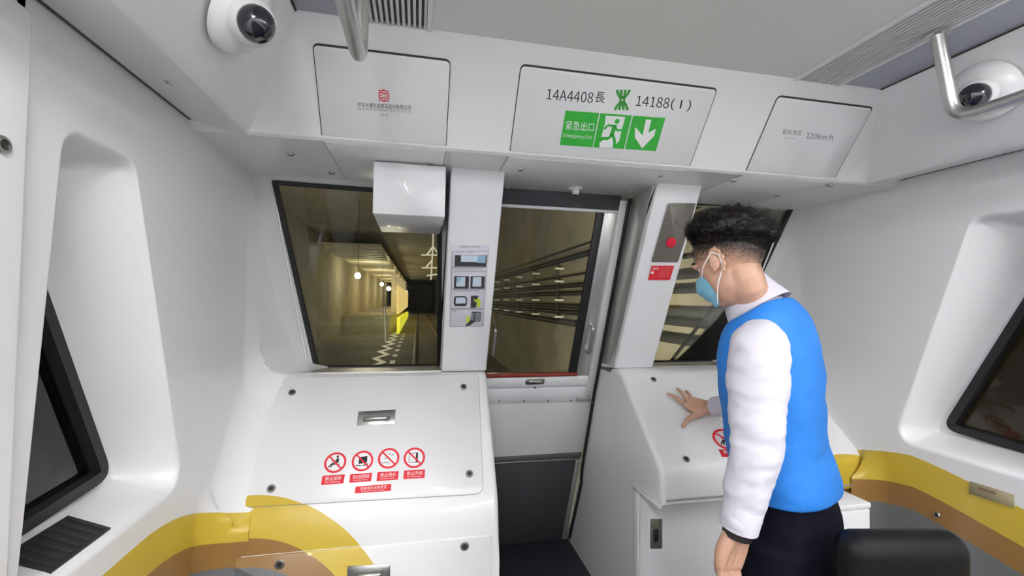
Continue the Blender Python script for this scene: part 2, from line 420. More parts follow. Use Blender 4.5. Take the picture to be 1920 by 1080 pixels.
# white surround of each windscreen, in the glass plane
def surround(parent, raw, outer):
    GL.ring('window_surround', outer, raw, .03, mat('surround_grey', (.62,.62,.60), .4), parent, base=-.03)
surround(w1, [bl, br, tr, tl], [(-.75, bl[1]-.05), (.30, bl[1]-.05), (.30, .06), (-.75, .06)])
surround(w2, [bl2, br2, tr2, tl2], [(.95, bl2[1]-.05), (2.0, bl2[1]-.05), (2.0, .06), (.95, .06)])
for wdw, s in ((w1, 0), (w2, 1)):
    pa = GL.world(519, 388, .004); pb = GL.world(579, 692, .004)
    if s: pa = V((2*X0-pa.x, pa.y, pa.z)); pb = V((2*X0-pb.x, pb.y, pb.z))
    tube('surround_bead', [pa, pb], .004, WHITE, wdw, 8)  # raised white bead added for the bright shading edge of the surround
for wdw, xa, xb in ((w1, -.55, .112), (w2, 1.14, 1.80)):
    prism('metal_sill', [(xa, 2.075, 1.152), (xa, 2.30, 1.139), (xa, 2.30, 1.149), (xa, 2.075, 1.160)], (xb-xa, 0, 0), SATIN, wdw)
# ---- pillars on either side of the emergency door
def pillar(name, xa, xb, mt):
    poly = [(1.645+.004, ZU+.01), (2.05, 1.158), (gy(1.13)+.02, 1.13), (dy(1.13), 1.13), (dy(ZU)+.02, ZU+.01)]
    return struct(prism(name, [(xa, y, z) for y, z in poly], (xb-xa, 0, 0), mt, None, bev=.008, seg=3))
t1 = pillar('trim_1', .110, .313, PANELW); t2 = pillar('trim_2', .945, 1.148, PANELW)
rev = Fr((.9445, 0, 0), (0,-1,0), (0,0,1))
rp = [(-(1.645+.05), ZU-.004), (-(2.05+.02), 1.165), (-(dy(1.165)-.03), 1.165), (-(dy(ZU)-.03), ZU-.004)]
rev.panel('reveal_panel', [(a, b) for a, b in rp], .0025, SATIN, t2, .0005)
# ---- emergency door
d1 = struct(DR.panel('door_1', [(.28, -.06), (.945, -.06), (.945, DR.hit(1000, 706)[1]), (.28, DR.hit(1000, 706)[1])], .03, mat('door_white', (.72,.73,.72), .4), None, .003, base=-.03))
zs_ = DR.hit(1000, 701)[1]; zt = DR.hit(1050, 392)[1]
xg = DR.hit(1132, 400)[0]; xg2 = DR.hit(1082, 690)[0]
gp = [(.28, zs_), (xg2, zs_), (xg, zt), (.28, zt)]
DR.panel('door_glass', gp, .006, GLASS, d1, 0., base=-.014)
DR.panel('glass_gasket', [(xg2-.045, zs_), (xg2, zs_), (xg, zt), (xg-.036, zt)], .012, RUBBER, d1, .002, base=-.006)
DR.panel('door_jamb', [(xg2, zs_-.012), (.925, zs_-.012), (.925, zt+.02), (xg, zt+.02)], .03, SATIN, d1, .004, base=-.022)
DR.panel('jamb_edge', [(.895, zs_-.10), (.938, zs_-.10), (.938, zt+.06), (.895, zt+.06)], .016, mat('door_white', (.72,.73,.72)), d1, .004, base=.008)
DR.panel('top_band', [(.28, DR.hit(1050, 387)[1]), (.90, DR.hit(1050, 387)[1]), (.90, 2.2), (.28, 2.2)], .03, CHAR, d1, .002, base=-.01)
DR.panel('top_rail', [(.28, zt-.004), (.90, zt-.004), (.90, DR.hit(1050, 386)[1]), (.28, DR.hit(1050, 386)[1])], .022, PANELW, d1, .003, base=-.01)
DR.panel('sill_strip', [(.28, zs_-.012), (xg2+.005, zs_-.012), (xg2+.005, zs_+.006), (.28, zs_+.006)], .012, REDSILL, d1, .002)
yb = lambda py: DR.hit(1010, py)[1]
DR.panel('latch_rail', [(.28, yb(724)), (.900, yb(724)), (.900, yb(706)), (.28, yb(706))], .012, PANELW, d1, .003)
DR.panel('lower_rail', [(.28, yb(754)), (.905, yb(754)), (.905, yb(726)), (.28, yb(726))], .007, PANELW, d1, .003)
DR.panel('kick_band', [(.28, yb(861)), (.935, yb(861)), (.935, yb(852)), (.28, yb(852))], .010, mat('band_grey', (.12,.12,.125), .5), d1, .002)
DR.panel('kick_line', [(.28, yb(864)), (.925, yb(864)), (.925, yb(861)), (.28, yb(861))], .011, STEEL, d1, .001)
DR.panel('kick_panel', [(.28, -.05), (.905, -.05), (.905, yb(864)), (.28, yb(864))], .012, CHAR, d1, .003)
DR.panel('kick_edge', [(.905, .0), (.935, .0), (.935, yb(866)), (.905, yb(866))], .016, SATIN, d1, .003)
a, b = DR.hit(1002, 713)
rh = DR.panel('latch_recess', rrect(a-.052, b-.017, a+.052, b+.017, .016), .003, mat('latch_steel', (.42,.41,.39), .35, .9), d1, .001, base=.012)
DR.panel('latch_grip', rrect(a-.034, b-.008, a+.034, b+.008, .008), .006, STEEL, rh, .003, base=.0145)
for px in (936, 982, 1027, 1070):
    v, f = DR.disc_vf(*DR.hit(px, 750), [(.004, .007), (.004, .009), (.001, .0095)], 8); obj('screw', v, f, SOCKET, d1)
v, f = DR.disc_vf(*DR.hit(1002, 725), [(.005, .007), (.005, .012), (.001, .0125)], 8); obj('screw', v, f, SOCKET, d1)
DR.panel('hinge_plate', DR.hits([(1080, 750), (1104, 749), (1104, 740), (1080, 741)]), .012, SATIN, d1, .002, base=.007)
def bail(fr, pts, c0, parent):
    P = [fr.world(*p) for p in pts]; n = fr.n
    path = fillet_path([P[0]+n*c0, P[0]+n*(c0+.045), P[1]+n*(c0+.045), P[1]+n*c0], .018, 5)
    return tube('bail_handle', path, .007, STEEL, parent, 10)
bail(DR, [(1106, 606), (1098, 655)], .008, d1); bail(DR, [(927, 610), (922, 660)], .0, d1)
gpath = [(.937, dy(z)-.03, z) for z in (1.955, 1.6, 1.2, .95)]+[(.937, dy(.6)-.045, .6), (.937, dy(.52)-.05, .52), (.937, dy(.44)-.075, .44), (.937, dy(.3)-.07, .3), (.937, dy(.03)-.05, .03)]
tube('edge_gasket', gpath, .009, RUBBER, d1, 8)
# ================================================================== HEADER HATCHES
def hatch(label, x0, x1, vt, yb_):
    t = thing('access_hatch', label, 'hatch', (( x0+x1)/2, 1.464, ZU), 'hatches in the header above the front windows')
    po = round_poly([(x0, .016), (x1, .016), (x1, vt), (x0, vt)], [0, 0, .014, .014], 5)
    HD.panel('hatch_panel', po, .003, HATCHW, t, .001, base=.0005)
    go = round_poly([(x0-.0025, .016), (x1+.0025, .016), (x1+.0025, vt+.006), (x0-.0025, vt+.006)], [0, 0, .018, .018], 5)
    HD.ring('hatch_gap', go, po, .0016, DARKGAP, t, base=.0003)
    UN.panel('hatch_return', [(x0, -1.475), (x1, -1.475), (x1, -yb_), (x0, -yb_)][::-1], .002, WHITE, t, .001, base=.0002)
    for xs in (x0-.0012, x1+.0012):
        mb = MB(); mb.add(*box_vf(xs-.0012, xs+.0012, 1.475, yb_, ZU-.0008, ZU+.001)); mb.build('hatch_seam', SEAM, t, False)
    return t
hL = hatch('left header hatch with a red maker emblem above small lettering', -.297, .078, .262, 1.93)
hC = hatch('centre header hatch with car numbers and the green emergency exit sign', .291, .956, .274, 1.90)
hR = hatch('right header hatch with the 120km/h speed lettering', 1.192, 1.588, .276, 1.93)
for t, lst in ((hL, [(545, 288), (622, 323), (806, 305)]), (hC, [(976, 317), (952, 351), (1238, 329), (1182, 359)]), (hR, [(1375, 338), (1457, 366), (1555, 347)])):
    for p in lst: UN.fastener(*p, .0115, t, base=.002)
L_ = .0038
# maker emblem and lettering
def HP(pts): return HD.hits(pts)
e0 = HP([(720, 179)])[0]
em = []
for dx, dz, ww, hh in ((0, .0138, .030, .0028), (0, -.0138, .030, .0028), (0, .0155, .0045, .005), (0, -.0155, .0045, .005)):
    em.append([(e0[0]-ww/2+dx, e0[1]+dz-hh/2), (e0[0]+ww/2+dx, e0[1]+dz-hh/2), (e0[0]+ww/2+dx, e0[1]+dz+hh/2), (e0[0]-ww/2+dx, e0[1]+dz+hh/2)])
for s in (-1, 1):
    cx = e0[0]+s*.0082; k7 = .62
    for (ax, ay, bx, by) in ((-.0095, .013, .0095, .013), (-.0095, -.013, .0095, -.013), (s*.0085, -.0145, s*.0085, .0145), (-s*.0085, -.013, -s*.0085, -.004), (-s*.0085, .004, -s*.0085, .013), (-.004, 0, .004, 0)):
        em.append(strip((cx+ax*k7, e0[1]+ay*k7), (cx+bx*k7, e0[1]+by*k7), .0030))
HD.print_('maker_emblem', em, RED, hL, L_)
HD.text('中车长春轨道客车股份有限公司', [(671, 191), (770, 197), (770, 206), (671, 200)], BLACK, hL, lift=L_)
HD.text('CRRC CHANGCHUN RAILWAY VEHICLES CO., LTD.', [(669, 201), (771, 207), (771, 212), (669, 206)], GREYP, hL, lift=L_)
HD.text('2021年', [(713, 212), (728, 213), (728, 218), (713, 217)], GREYP, hL, lift=L_)
# car numbers
HD.text('14A4408', [(1026, 166), (1113, 173), (1110, 193), (1024, 186)], BLACK, hC, lift=L_)
HD.text('長', [(1117, 171), (1135, 173), (1132, 193), (1114, 191)], BLACK, hC, lift=L_)
HD.text('14188', [(1194, 179), (1256, 183), (1252, 203), (1191, 198)], BLACK, hC, lift=L_)
HD.text('( I )', [(1259, 184), (1297, 187), (1292, 209), (1255, 206)], BLACK, hC, lift=L_)
lg = []                                                     # metro emblem: two fans of strokes on a waist
def lp(x, y): return (1166+x, 187+y)                        # pixel sketch of the emblem
for k in (-1, 1):
    for dx in (-12, -4, 4, 12):
        p0 = HP([lp(dx-k*-2.0 if False else dx+(2 if k < 0 else -2), k*19)])[0]
        pm = HP([lp(dx*.72+(1 if k < 0 else -1), k*11)])[0]; p1 = HP([lp(dx*.22, k*3)])[0]
        lg.append(strip(p0, pm, .0088)); lg.append(strip(pm, p1, .0088))
lg.append(disc(HP([lp(0, 0)])[0], .010))
HD.print_('metro_emblem', lg, mat('emblem_green', (.05, .33, .05), .45), hC, L_)
HD.print_('emblem_eye', [disc(HP([lp(0, 0)])[0], .003)], WPRINT, hC, L_+.0006)
HD.print_('emblem_bar', [strip(HP([lp(2, -18)])[0], HP([lp(1, -8)])[0], .003)], WPRINT, hC, L_+.0006)
def c3(pts): return HP([(960+x/3, y/3) for x, y in pts])
# emergency exit sign
for k, q in enumerate(([(300, 620), (488, 634), (450, 826), (267, 813)], [(495, 635), (672, 648), (626, 836), (455, 826)], [(679, 649), (860, 662), (806, 848), (633, 836)])):
    sg = HD.panel('exit_sign_plate', c3(q), .0008, GREEN, hC, 0., base=.0036)
    sl = .0048
    if k == 0:
        HD.text('紧急出口', [(1061, 225), (1114, 230), (1112, 246), (1059, 242)], WPRINT, sg, lift=sl)
        HD.text('Emergency Exit', [(1056, 249), (1110, 254), (1108, 262), (1054, 258)], WPRINT, sg, lift=sl)
    elif k == 1:
        HD.print_('doorway_pictogram', [c3([(524, 648), (634, 656), (610, 745), (600, 790), (560, 830), (490, 826), (490, 800), (540, 768), (500, 768), (520, 690)])], WPRINT, sg, sl)
        run = [disc(c3([(588, 680)])[0], .0085)]
        def lim(pts, w_):
            P = c3(pts); return [strip(P[i], P[i+1], w_) for i in range(len(P)-1)]
        run += lim([(576, 700), (556, 762)], .015)+lim([(572, 706), (536, 702), (516, 724)], .007)+lim([(574, 706), (590, 732), (618, 728)], .007)
        run += lim([(560, 755), (538, 778), (492, 776)], .009)+lim([(560, 752), (574, 784), (572, 822)], .010)
        HD.print_('running_figure', run, GREEN, sg, sl+.0006)
    else:
        HD.print_('down_arrow', [c3([(750, 670), (781, 672), (763, 745), (806, 722), (796, 762), (728, 832), (687, 768), (690, 712), (731, 760)])], WPRINT, sg, sl)
HD.text('最高速度', [(1467, 241), (1503, 244), (1501, 254), (1465, 251)], GREYP, hR, lift=L_)
HD.text('Max speed', [(1470, 256), (1492, 258), (1491, 261), (1469, 259)], GREYP, hR, lift=L_)
HD.text('120km/h', [(1512, 248), (1562, 252), (1559, 265), (1510, 261)], mat('dark_grey_print', (.09,.09,.095), .5), hR, lift=L_)
# sensor under the header
sn = thing('ceiling_sensor', 'small round white sensor under the header above the door', 'sensor', UN.world(1078, 357))
a, b = UN.hit(1079, 352)
obj('sensor_base', *UN.disc_vf(a, b, [(.030, .0), (.030, .006), (.026, .010)], 24), PANELW, sn)
obj('sensor_body', *UN.disc_vf(a, b, [(.016, .009), (.015, .026), (.011, .030)], 20), PANELW, sn)
obj('sensor_eye', *UN.disc_vf(a, b, [(.009, .029), (.007, .033), (.001, .034)], 14), SOCKET, sn)
# box hanging under the header in front of the left windscreen
bx = thing('screen_housing', 'white box hanging under the header over the left windscreen', 'housing', (-.06, 1.75, 1.77))
prism('housing_body', [(-.162, 1.615, ZU-.007), (-.162, 1.625, 1.778), (-.162, gy(1.775)-.03, 1.770), (-.162, gy(ZU)-.03, ZU-.007)], (.251, 0, 0), PANELW, bx, bev=.006)
# ================================================================== PILLAR FITTINGS
# poster on the left pillar
q = [(848, 459), (916, 459), (907, 612), (843, 612)]
po = thing('instruction_poster', 'door opening instruction sheet with small photos on the left pillar', 'poster', PI_.world(880, 612))
PI_.panel('sheet', PI_.hits(q), .0012, mat('poster_lilac', (.66, .65, .72), .5), po, .0003, base=.0003)
def pq(pts): return PI_.hits([(830+x/6, 440+y/6) for x, y in pts])
PI_.text('紧急疏散门操作指引', [(862, 460), (902, 461), (901, 465), (861, 464)], GREYP, po, lift=.002)
frames = [[(118, 180), (515, 182), (492, 362), (105, 362)], [(104, 366), (492, 368), (476, 610), (98, 610)], [(97, 614), (475, 614), (455, 830), (90, 830)], [(88, 836), (455, 836), (445, 1028), (82, 1028)]]
mb = []
for fq in frames:
    P = pq(fq)
    for i in range(4): mb.append(strip(P[i], P[(i+1) % 4], .0014))
PI_.print_('frame_lines', mb, GREYP, po, .0018)
dkph = mat('photo_dark', (.05, .05, .055), .5); blph = mat('photo_blue', (.30, .50, .66), .5); wtph = mat('photo_pale', (.58, .68, .78), .5); gyph = mat('photo_grey', (.2, .22, .23), .5); hiv = mat('photo_lime', (.5, .68, .04), .5)
for z in ([(138, 228), (497, 230), (488, 358), (132, 354)], [(130, 466), (296, 467), (292, 604), (126, 604)], [(314, 467), (476, 467), (470, 604), (310, 604)], [(140, 690), (250, 688), (276, 715), (270, 790), (250, 802), (140, 802), (124, 780), (126, 715)], [(318, 684), (402, 684), (372, 820), (312, 820)], [(330, 866), (432, 866), (424, 976), (362, 978), (300, 1020), (250, 1024), (310, 960)]): PI_.print_('photo', [pq(z)], dkph, po, .0018)
for z in ([(205, 230), (440, 232), (440, 305), (205, 302)], [(158, 474), (255, 474), (250, 580), (150, 580)], [(340, 474), (436, 474), (432, 580), (334, 580)], [(150, 705), (245, 703), (262, 730), (255, 770), (145, 772)]): PI_.print_('photo_sky', [pq(z)], wtph, po, .0024)
for z in ([(400, 232), (484, 233), (478, 318), (380, 312)], [(160, 475), (215, 475), (190, 530), (156, 540)]): PI_.print_('photo_blue_edge', [pq(z)], blph, po, .003)
for z in ([(395, 700), (415, 720), (430, 780), (410, 812), (380, 812), (392, 770), (350, 735), (355, 722), (385, 730)], [(270, 920), (300, 910), (300, 970), (262, 990)]): PI_.print_('photo_worker', [pq(z)], hiv, po, .003)
for z in ([(322, 880), (355, 872), (345, 960), (318, 962)], [(366, 874), (425, 872), (418, 972), (358, 974)]): PI_.print_('photo_seat', [pq(z)], gyph, po, .0024)
for k, (y, xa, xb, tx) in enumerate(((190, 130, 350, '1 打开车门上方盖板'), (378, 125, 465, '2 拉下紧急解锁手柄并向外推门'), (402, 140, 480, '确认车门完全打开后放下坡道板'), (622, 118, 415, '3 坡道展开后乘客依次疏散'), (848, 100, 150, '4 疏散'))):
    PI_.text(tx, [(830+xa/6, 440+y/6), (830+xb/6, 440+y/6), (830+xb/6, 440+(y+15)/6), (830+xa/6, 440+(y+15)/6)], GREYP, po, lift=.0024)
# emergency plate on the right pillar
bp = thing('emergency_button_panel', 'taupe metal plate with a round red emergency button on the right pillar', 'button', PI_.world(1254, 492))
PI_.panel('plate', round_poly(PI_.hits([(1221, 491), (1271, 491), (1305, 381), (1254, 381)]), .008, 4), .0025, PLATE, bp, .0008, base=.0003)
a, b = PI_.hit(1257, 454)
obj('button', *PI_.disc_vf(a, b, [(.022, .002), (.022, .010), (.019, .013), (.008, .014)], 24), REDBTN, bp)
a, b = PI_.hit(1270, 416); obj('key_switch', *PI_.disc_vf(a, b, [(.011, .002), (.010, .006), (.004, .0065)], 16), DKSTEEL, bp)
a, b = PI_.hit(1269, 405); obj('indicator', *PI_.disc_vf(a, b, [(.005, .002), (.004, .004), (.001, .0045)], 12), GREYP, bp)
for p in ((1228, 486), (1266, 486), (1262, 386), (1299, 386)):
    obj('screw', *PI_.disc_vf(*PI_.hit(*p), [(.004, .002), (.004, .0035), (.001, .004)], 8), DKSTEEL, bp)
ns = thing('warning_sticker', 'red rectangular warning sticker under the emergency button plate', 'sticker', PI_.world(1238, 525))
PI_.panel('sticker_face', PI_.hits([(1215, 525), (1256, 525), (1264, 498), (1222, 498)]), .0008, RED, ns, 0., base=.0003)
PI_.print_('hand_symbol', [disc(PI_.hit(1223, 511), .007)], WPRINT, ns, .0014)
PI_.text('紧急手柄', [(1224, 501), (1235, 501), (1234, 506), (1223, 506)], WPRINT, ns, lift=.0014)
for k in range(4):
    PI_.text('非紧急情况请勿使用', [(1239-k*1.5, 501+k*5), (1259-k*1.5, 501+k*5), (1258-k*1.5, 504+k*5), (1238-k*1.5, 504+k*5)], mat('pink_print', (.8,.3,.3), .5), ns, lift=.0014)
# ================================================================== CONSOLES
def console(name, label, xa, xb, prof, vm, capx):
    t = thing(name, label, 'console', ((xa+xb)/2, 1.7, 0))
    v, f = prism_vf([(xa, y, z) for y, z in prof], (xb-xa, 0, 0))
    me = bpy.data.meshes.new('console_body'); me.from_pydata([tuple(q) for q in v], [], f)
    bm = bmesh.new(); bm.from_mesh(me); bmesh.ops.recalc_face_normals(bm, faces=bm.faces)
    ed = [e for e in bm.edges if all(abs(q.co.x-capx) < 1e-5 for q in e.verts) and max(q.co.y for q in e.verts) < 2.2 and min(q.co.z for q in e.verts) > .3 and not (abs(e.verts[0].co.z-e.verts[1].co.z) < .02 and e.verts[0].co.z < .7)]
    bmesh.ops.bevel(bm, geom=ed, offset=.022, segments=5, profile=.5, affect='EDGES')
    bm.to_mesh(me); bm.free(); finish(me, vm, True, 30); link('console_body', me, t)
    return t
VL = vinyl_mat('left_console_vinyl', 'ring', -.555, .30, (.492, .372, .285))
VR = vinyl_mat('right_console_vinyl', 'ring', 1.80, .30, (.535, .40, .325))
def arc(p, c, q, n=4): 
    p, c, q = V((*p, 0)), V((*c, 0)), V((*q, 0)); return [tuple(((1-t)**2*p+2*t*(1-t)*c+t*t*q)[:2]) for t in [k/n for k in range(n+1)]]
profL = [(2.46, 0), (2.46, 1.128), (2.10, 1.150)]+arc((2.062, 1.154), (2.03, 1.152), (2.012, 1.125))+arc((1.722, .774), (1.692, .738), (1.680, .69))+[(1.663, .62), (1.650, 0)]
profR = [(2.725, 0), (2.24, 1.128), (2.10, 1.152)]+arc((2.06, 1.158), (2.0, 1.158), (1.972, 1.137))+arc((1.652, .8545), (1.628, .833), (1.6215, .806))+[(1.608, .702), (1.612, .692), (1.622, .688), (1.79, .688), (1.79, 0)]
cL = console('console_cabinet', 'white sloping console on the left with four red prohibition signs', -.70, .313, profL, VL, .313)
cR = console('console_cabinet', 'white sloping console on the right under the outstretched hand', .945, XR+.04, profR, VR, .945)
# left top lid
lid = round_poly(CL.hits([(452, 952), (906, 926), (897, 702), (499, 709), (458, 785)]), [.03, .035, .02, .02, .03], 5)
lo = CL.panel('lid', lid, .0035, VL, cL, .0018, base=.0004)
CL.ring('lid_seam', inset(lid, -.0016), lid, .0008, SEAM, cL, base=.0002)
for p in ((548, 737), (869, 726), (509, 917), (880, 889)): CL.fastener(*p, .0145, cL, base=.0038)
def flush_handle(fr, q, gq, parent, base):
    pl = fr.panel('flush_handle', fr.hits(q), .003, STEEL, parent, .001, base=base)
    P = fr.hits(gq); fr.panel('grip_slot', round_poly(P, .012, 5), .0006, DKSTEEL, pl, 0., base=base+.0031)
    c0 = ((P[0][0]+P[3][0])/2, (P[0][1]+P[3][1])/2); c1 = ((P[1][0]+P[2][0])/2, (P[1][1]+P[2][1])/2)
    A = fr.pt(*c0, base+.008); B = fr.pt(*c1, base+.008); d = (B-A).normalized()
    tube('grip_bar', [A+d*.012, A+d*.018, B-d*.018, B-d*.012], [.003, .0075, .0075, .003], STEEL, pl, 10)
flush_handle(CL, [(669, 799), (740, 796), (742, 769), (672, 773)], [(679, 793), (731, 790), (733, 781), (681, 784)], cL, .004)
# prohibition signs
def slash_sign(fr, cx, cy, rx, ry, base, parent, kind):
    c = fr.hit(cx, cy); r = abs(fr.hit(cx+rx, cy)[0]-c[0]); h = abs(fr.hit(cx, cy-ry)[1]-c[1])
    n = 32; ro = [(c[0]+r*math.cos(2*math.pi*k/n), c[1]+h*math.sin(2*math.pi*k/n)) for k in range(n)]; ri = [(c[0]+(a-c[0])*.80, c[1]+(b-c[1])*.80) for a, b in ro]
    s = fr.panel('prohibition_sign', ro, .0006, WPRINT, parent, 0., base=base)
    fr.ring('red_ring', ro, ri, .0005, RED, s, base=base+.0006)
    def P(x, y): return (c[0]+x*r, c[1]+y*h)
    b = base+.0007
    if kind == 0: fr.print_('seated_figure', [disc(P(.16, .56), r*.12), strip(P(.20, .38), P(.16, -.04), r*.25), strip(P(.16, .2), P(-.28, .06), r*.09), strip(P(.12, -.05), P(-.28, -.12), r*.14), strip(P(-.28, -.1), P(-.58, -.42), r*.11), strip(P(-.22, -.12), P(-.38, -.48), r*.09), strip(P(-.35, -.22), P(.5, -.18), r*.05)], BLACK, s, b)
    if kind == 1: fr.print_('object_figure', [[P(-.36, -.28), P(.42, -.18), P(.42, .46), P(-.34, .36)], strip(P(-.58, -.38), P(-.08, -.46), r*.08), strip(P(.02, -.46), P(.55, -.30), r*.08)], BLACK, s, b)
    if kind == 2: fr.print_('spill_figure', [strip(P(-.6, -.42), P(.05, -.38), r*.07), strip(P(.03, -.38), P(.03, -.62), r*.07)]+[strip(P(x, y), P(x+.1, y+.2), r*.05) for x, y in ((-.05, .3), (.25, .2), (-.4, -.1), (-.15, .0), (.05, .32), (.35, .22), (-.3, -.1))], GREYP, s, b)
    if kind == 3: fr.print_('door_figure', [[P(.12, -.48), P(.32, -.46), P(.34, .5), P(.14, .46)], strip(P(-.5, -.42), P(-.46, .42), r*.05), strip(P(-.46, .42), P(.14, .46), r*.05), strip(P(-.5, -.42), P(.12, -.46), r*.05)], BLACK, s, b)
    fr.print_('slash', [strip(P(-.6, .62), P(.6, -.62), r*.15)], RED, s, base+.0013)
    return s
SB = .0039
for k, (cx, cy, rx, ry) in enumerate(((629, 868, 20.5, 19), (680, 865, 20, 19), (729, 860, 20, 19), (777, 859, 20, 19))): slash_sign(CL, cx, cy, rx, ry, SB, cL, k)
labs = [([(605, 893), (647, 890), (644, 907), (602, 910)], '禁止坐卧', 'No Sitting'), ([(657, 890), (698, 887), (696, 903), (655, 906)], '禁止放置物品', 'No placing items here'), ([(708, 886), (748, 884), (746, 900), (706, 903)], '禁止洒水', 'No liquids on cabinet'), ([(758, 883), (797, 881), (796, 897), (756, 899)], '禁止开启', 'No Opening'), ([(667, 913), (734, 908), (733, 921), (665, 926)], '违者将负法律责任', 'Offenders will be held legally responsible')]
def lerpq(q, x0, x1, y0, y1):
    tl, tr, br, bl = [V((*p, 0)) for p in q]
    f = lambda a, b: tuple(((tl*(1-a)+tr*a)*(1-b)+(bl*(1-a)+br*a)*b)[:2])
    return [f(x0, y0), f(x1, y0), f(x1, y1), f(x0, y1)]
for q, t1_, t2_ in labs:
    s = CL.panel('sign_label', CL.hits(q), .0006, RED, cL, 0., base=SB)
    CL.text(t1_, lerpq(q, .14, .88, .14, .58), WPRINT, s, lift=SB+.001)
    CL.text(t2_, lerpq(q, .18, .82, .68, .88), WPRINT, s, lift=SB+.001)
# left lower door
LF = Fr((0, 1.6565, .30), (1,0,0), (0, .013, .62))
dpo = round_poly([(-.612, -.28), (.285, -.28), (.285, LF.hit(900, 1003)[1]), (-.612, LF.hit(900, 1003)[1])], [.01, .01, .015, .004], 4)
LF.panel('lower_door', dpo, .004, VL, cL, .002, base=.0)
LF.ring('lower_door_seam', inset(dpo, -.002), dpo, .0012, mat('seam_white', (.75,.74,.70), .6), cL, base=.0)
LF.fastener(871, 1023, .016, cL, base=.004); LF.fastener(525, 1057, .016, cL, base=.004)
flush_handle(LF, [(651, 1092), (732, 1086), (732, 1055), (652, 1060)], [(665, 1083), (722, 1079), (722, 1067), (666, 1071)], cL, .0042)
# right console lid fittings
for p in ((1225, 712), (1286, 861), (1552, 843)): CR.fastener(*p, .0145, cR, base=.0004)
slash_sign(CR, 1361, 824, 24, 20, .0006, cR, 0)
s = CR.panel('sign_label', CR.hits([(1347, 843), (1386, 843), (1392, 857), (1354, 857)]), .0006, RED, cR, 0., base=.0006)
CR.text('禁止坐卧', [(1354, 845), (1384, 845), (1388, 851), (1358, 851)], WPRINT, s, lift=.0016)
# right lower cabinet: side frame bar, mitred top, lock plate
prism('side_frame_bar', [(.937, 1.79, 0), (.937, 1.835, 0), (.937, 1.835, .672), (.937, 1.79, .672)], (.012, 0, 0), PANELW, cR, bev=.003)
prism('side_frame_top', [(.935, 1.615, .676), (.935, 1.84, .664), (.935, 1.84, .682), (.935, 1.615, .690)], (.014, 0, 0), PANELW, cR, bev=.003)
RF = Fr((0, 1.79, 0), (1,0,0), (0,0,1))
dR = RF.panel('lower_door', rrect(.985, .02, 1.86, .655, .01), .005, PANELW, cR, .002)
lk = RF.panel('lock_plate', RF.hits([(1218, 1027), (1240, 1027), (1240, 972), (1218, 972)]), .003, DKSTEEL, dR, .001, base=.005)
a, b = RF.hit(1228, 1002)
RF.panel('lock_slot', rrect(a-.012, b-.028, a+.012, b+.028, .011), .002, RUBBER, lk, .001, base=.008)
tube('chin_bead', [(.96, 1.606, .712), (1.88, 1.606, .712)], .0035, SEAM, cR, 6)
# slim white box standing between the seat and the right console
eb = thing('equipment_box', 'slim white box standing behind the black seat, below the yellow band', 'box', (1.625, 1.46, 0))
bevel_box('box_body', 1.555, 1.695, 1.41, 1.52, 0, .712, .006, PAPER, eb, 2)
bevel_box('box_lid', 1.552, 1.698, 1.407, 1.523, .713, .735, .006, PAPER, eb, 2)
# ================================================================== LEDGES AND SMALL WALL FITTINGS
vt_ = thing('ledge_vent', 'black vent grid set in the ledge under the left side window', 'vent', (-.73, 1.12, .95))
def vp(x, y):
    lo_, hi_ = NBOT, NBOT+.12
    for _ in range(30):
        z = (lo_+hi_)/2
        if XL+wall_off(y, z) > x: lo_ = z
        else: hi_ = z
    return V((x, y, z))
cs = [vp(-.678, 1.035), vp(-.678, 1.205), vp(-.772, 1.22), vp(-.772, 1.05)]
nrm = (cs[1]-cs[0]).cross(cs[3]-cs[0]).normalized()
if nrm.z < 0: nrm = -nrm
prism('vent_plate', [c-nrm*.02 for c in cs], nrm*.024, RUBBER, vt_)
for k in range(7):
    t = (k+.5)/7; a = cs[0].lerp(cs[1], t); b = cs[3].lerp(cs[2], t); tube('vent_bar', [a.lerp(b, .08)+nrm*.004, a.lerp(b, .92)+nrm*.004], .003, mat('vent_bar_black', (.02,.02,.022), .4), vt_, 6)
wp = thing('wall_plate', 'grey label plate on the yellow band below the right side window', 'label', RW.world(1855, 940))
RW.panel('plate_face', RW.hits([(1818, 925), (1904, 953), (1902, 927), (1820, 902)]), .003, mat('plate_greige', (.33, .28, .17), .5), wp, .0006, base=.001)
RW.panel('plate_mark', RW.hits([(1835, 918), (1870, 928), (1869, 922), (1836, 912)]), .0008, mat('plate_brown', (.22, .15, .08), .5), wp, 0., base=.0045)
RW.fastener(1757, 965, .012, wr, base=.001)
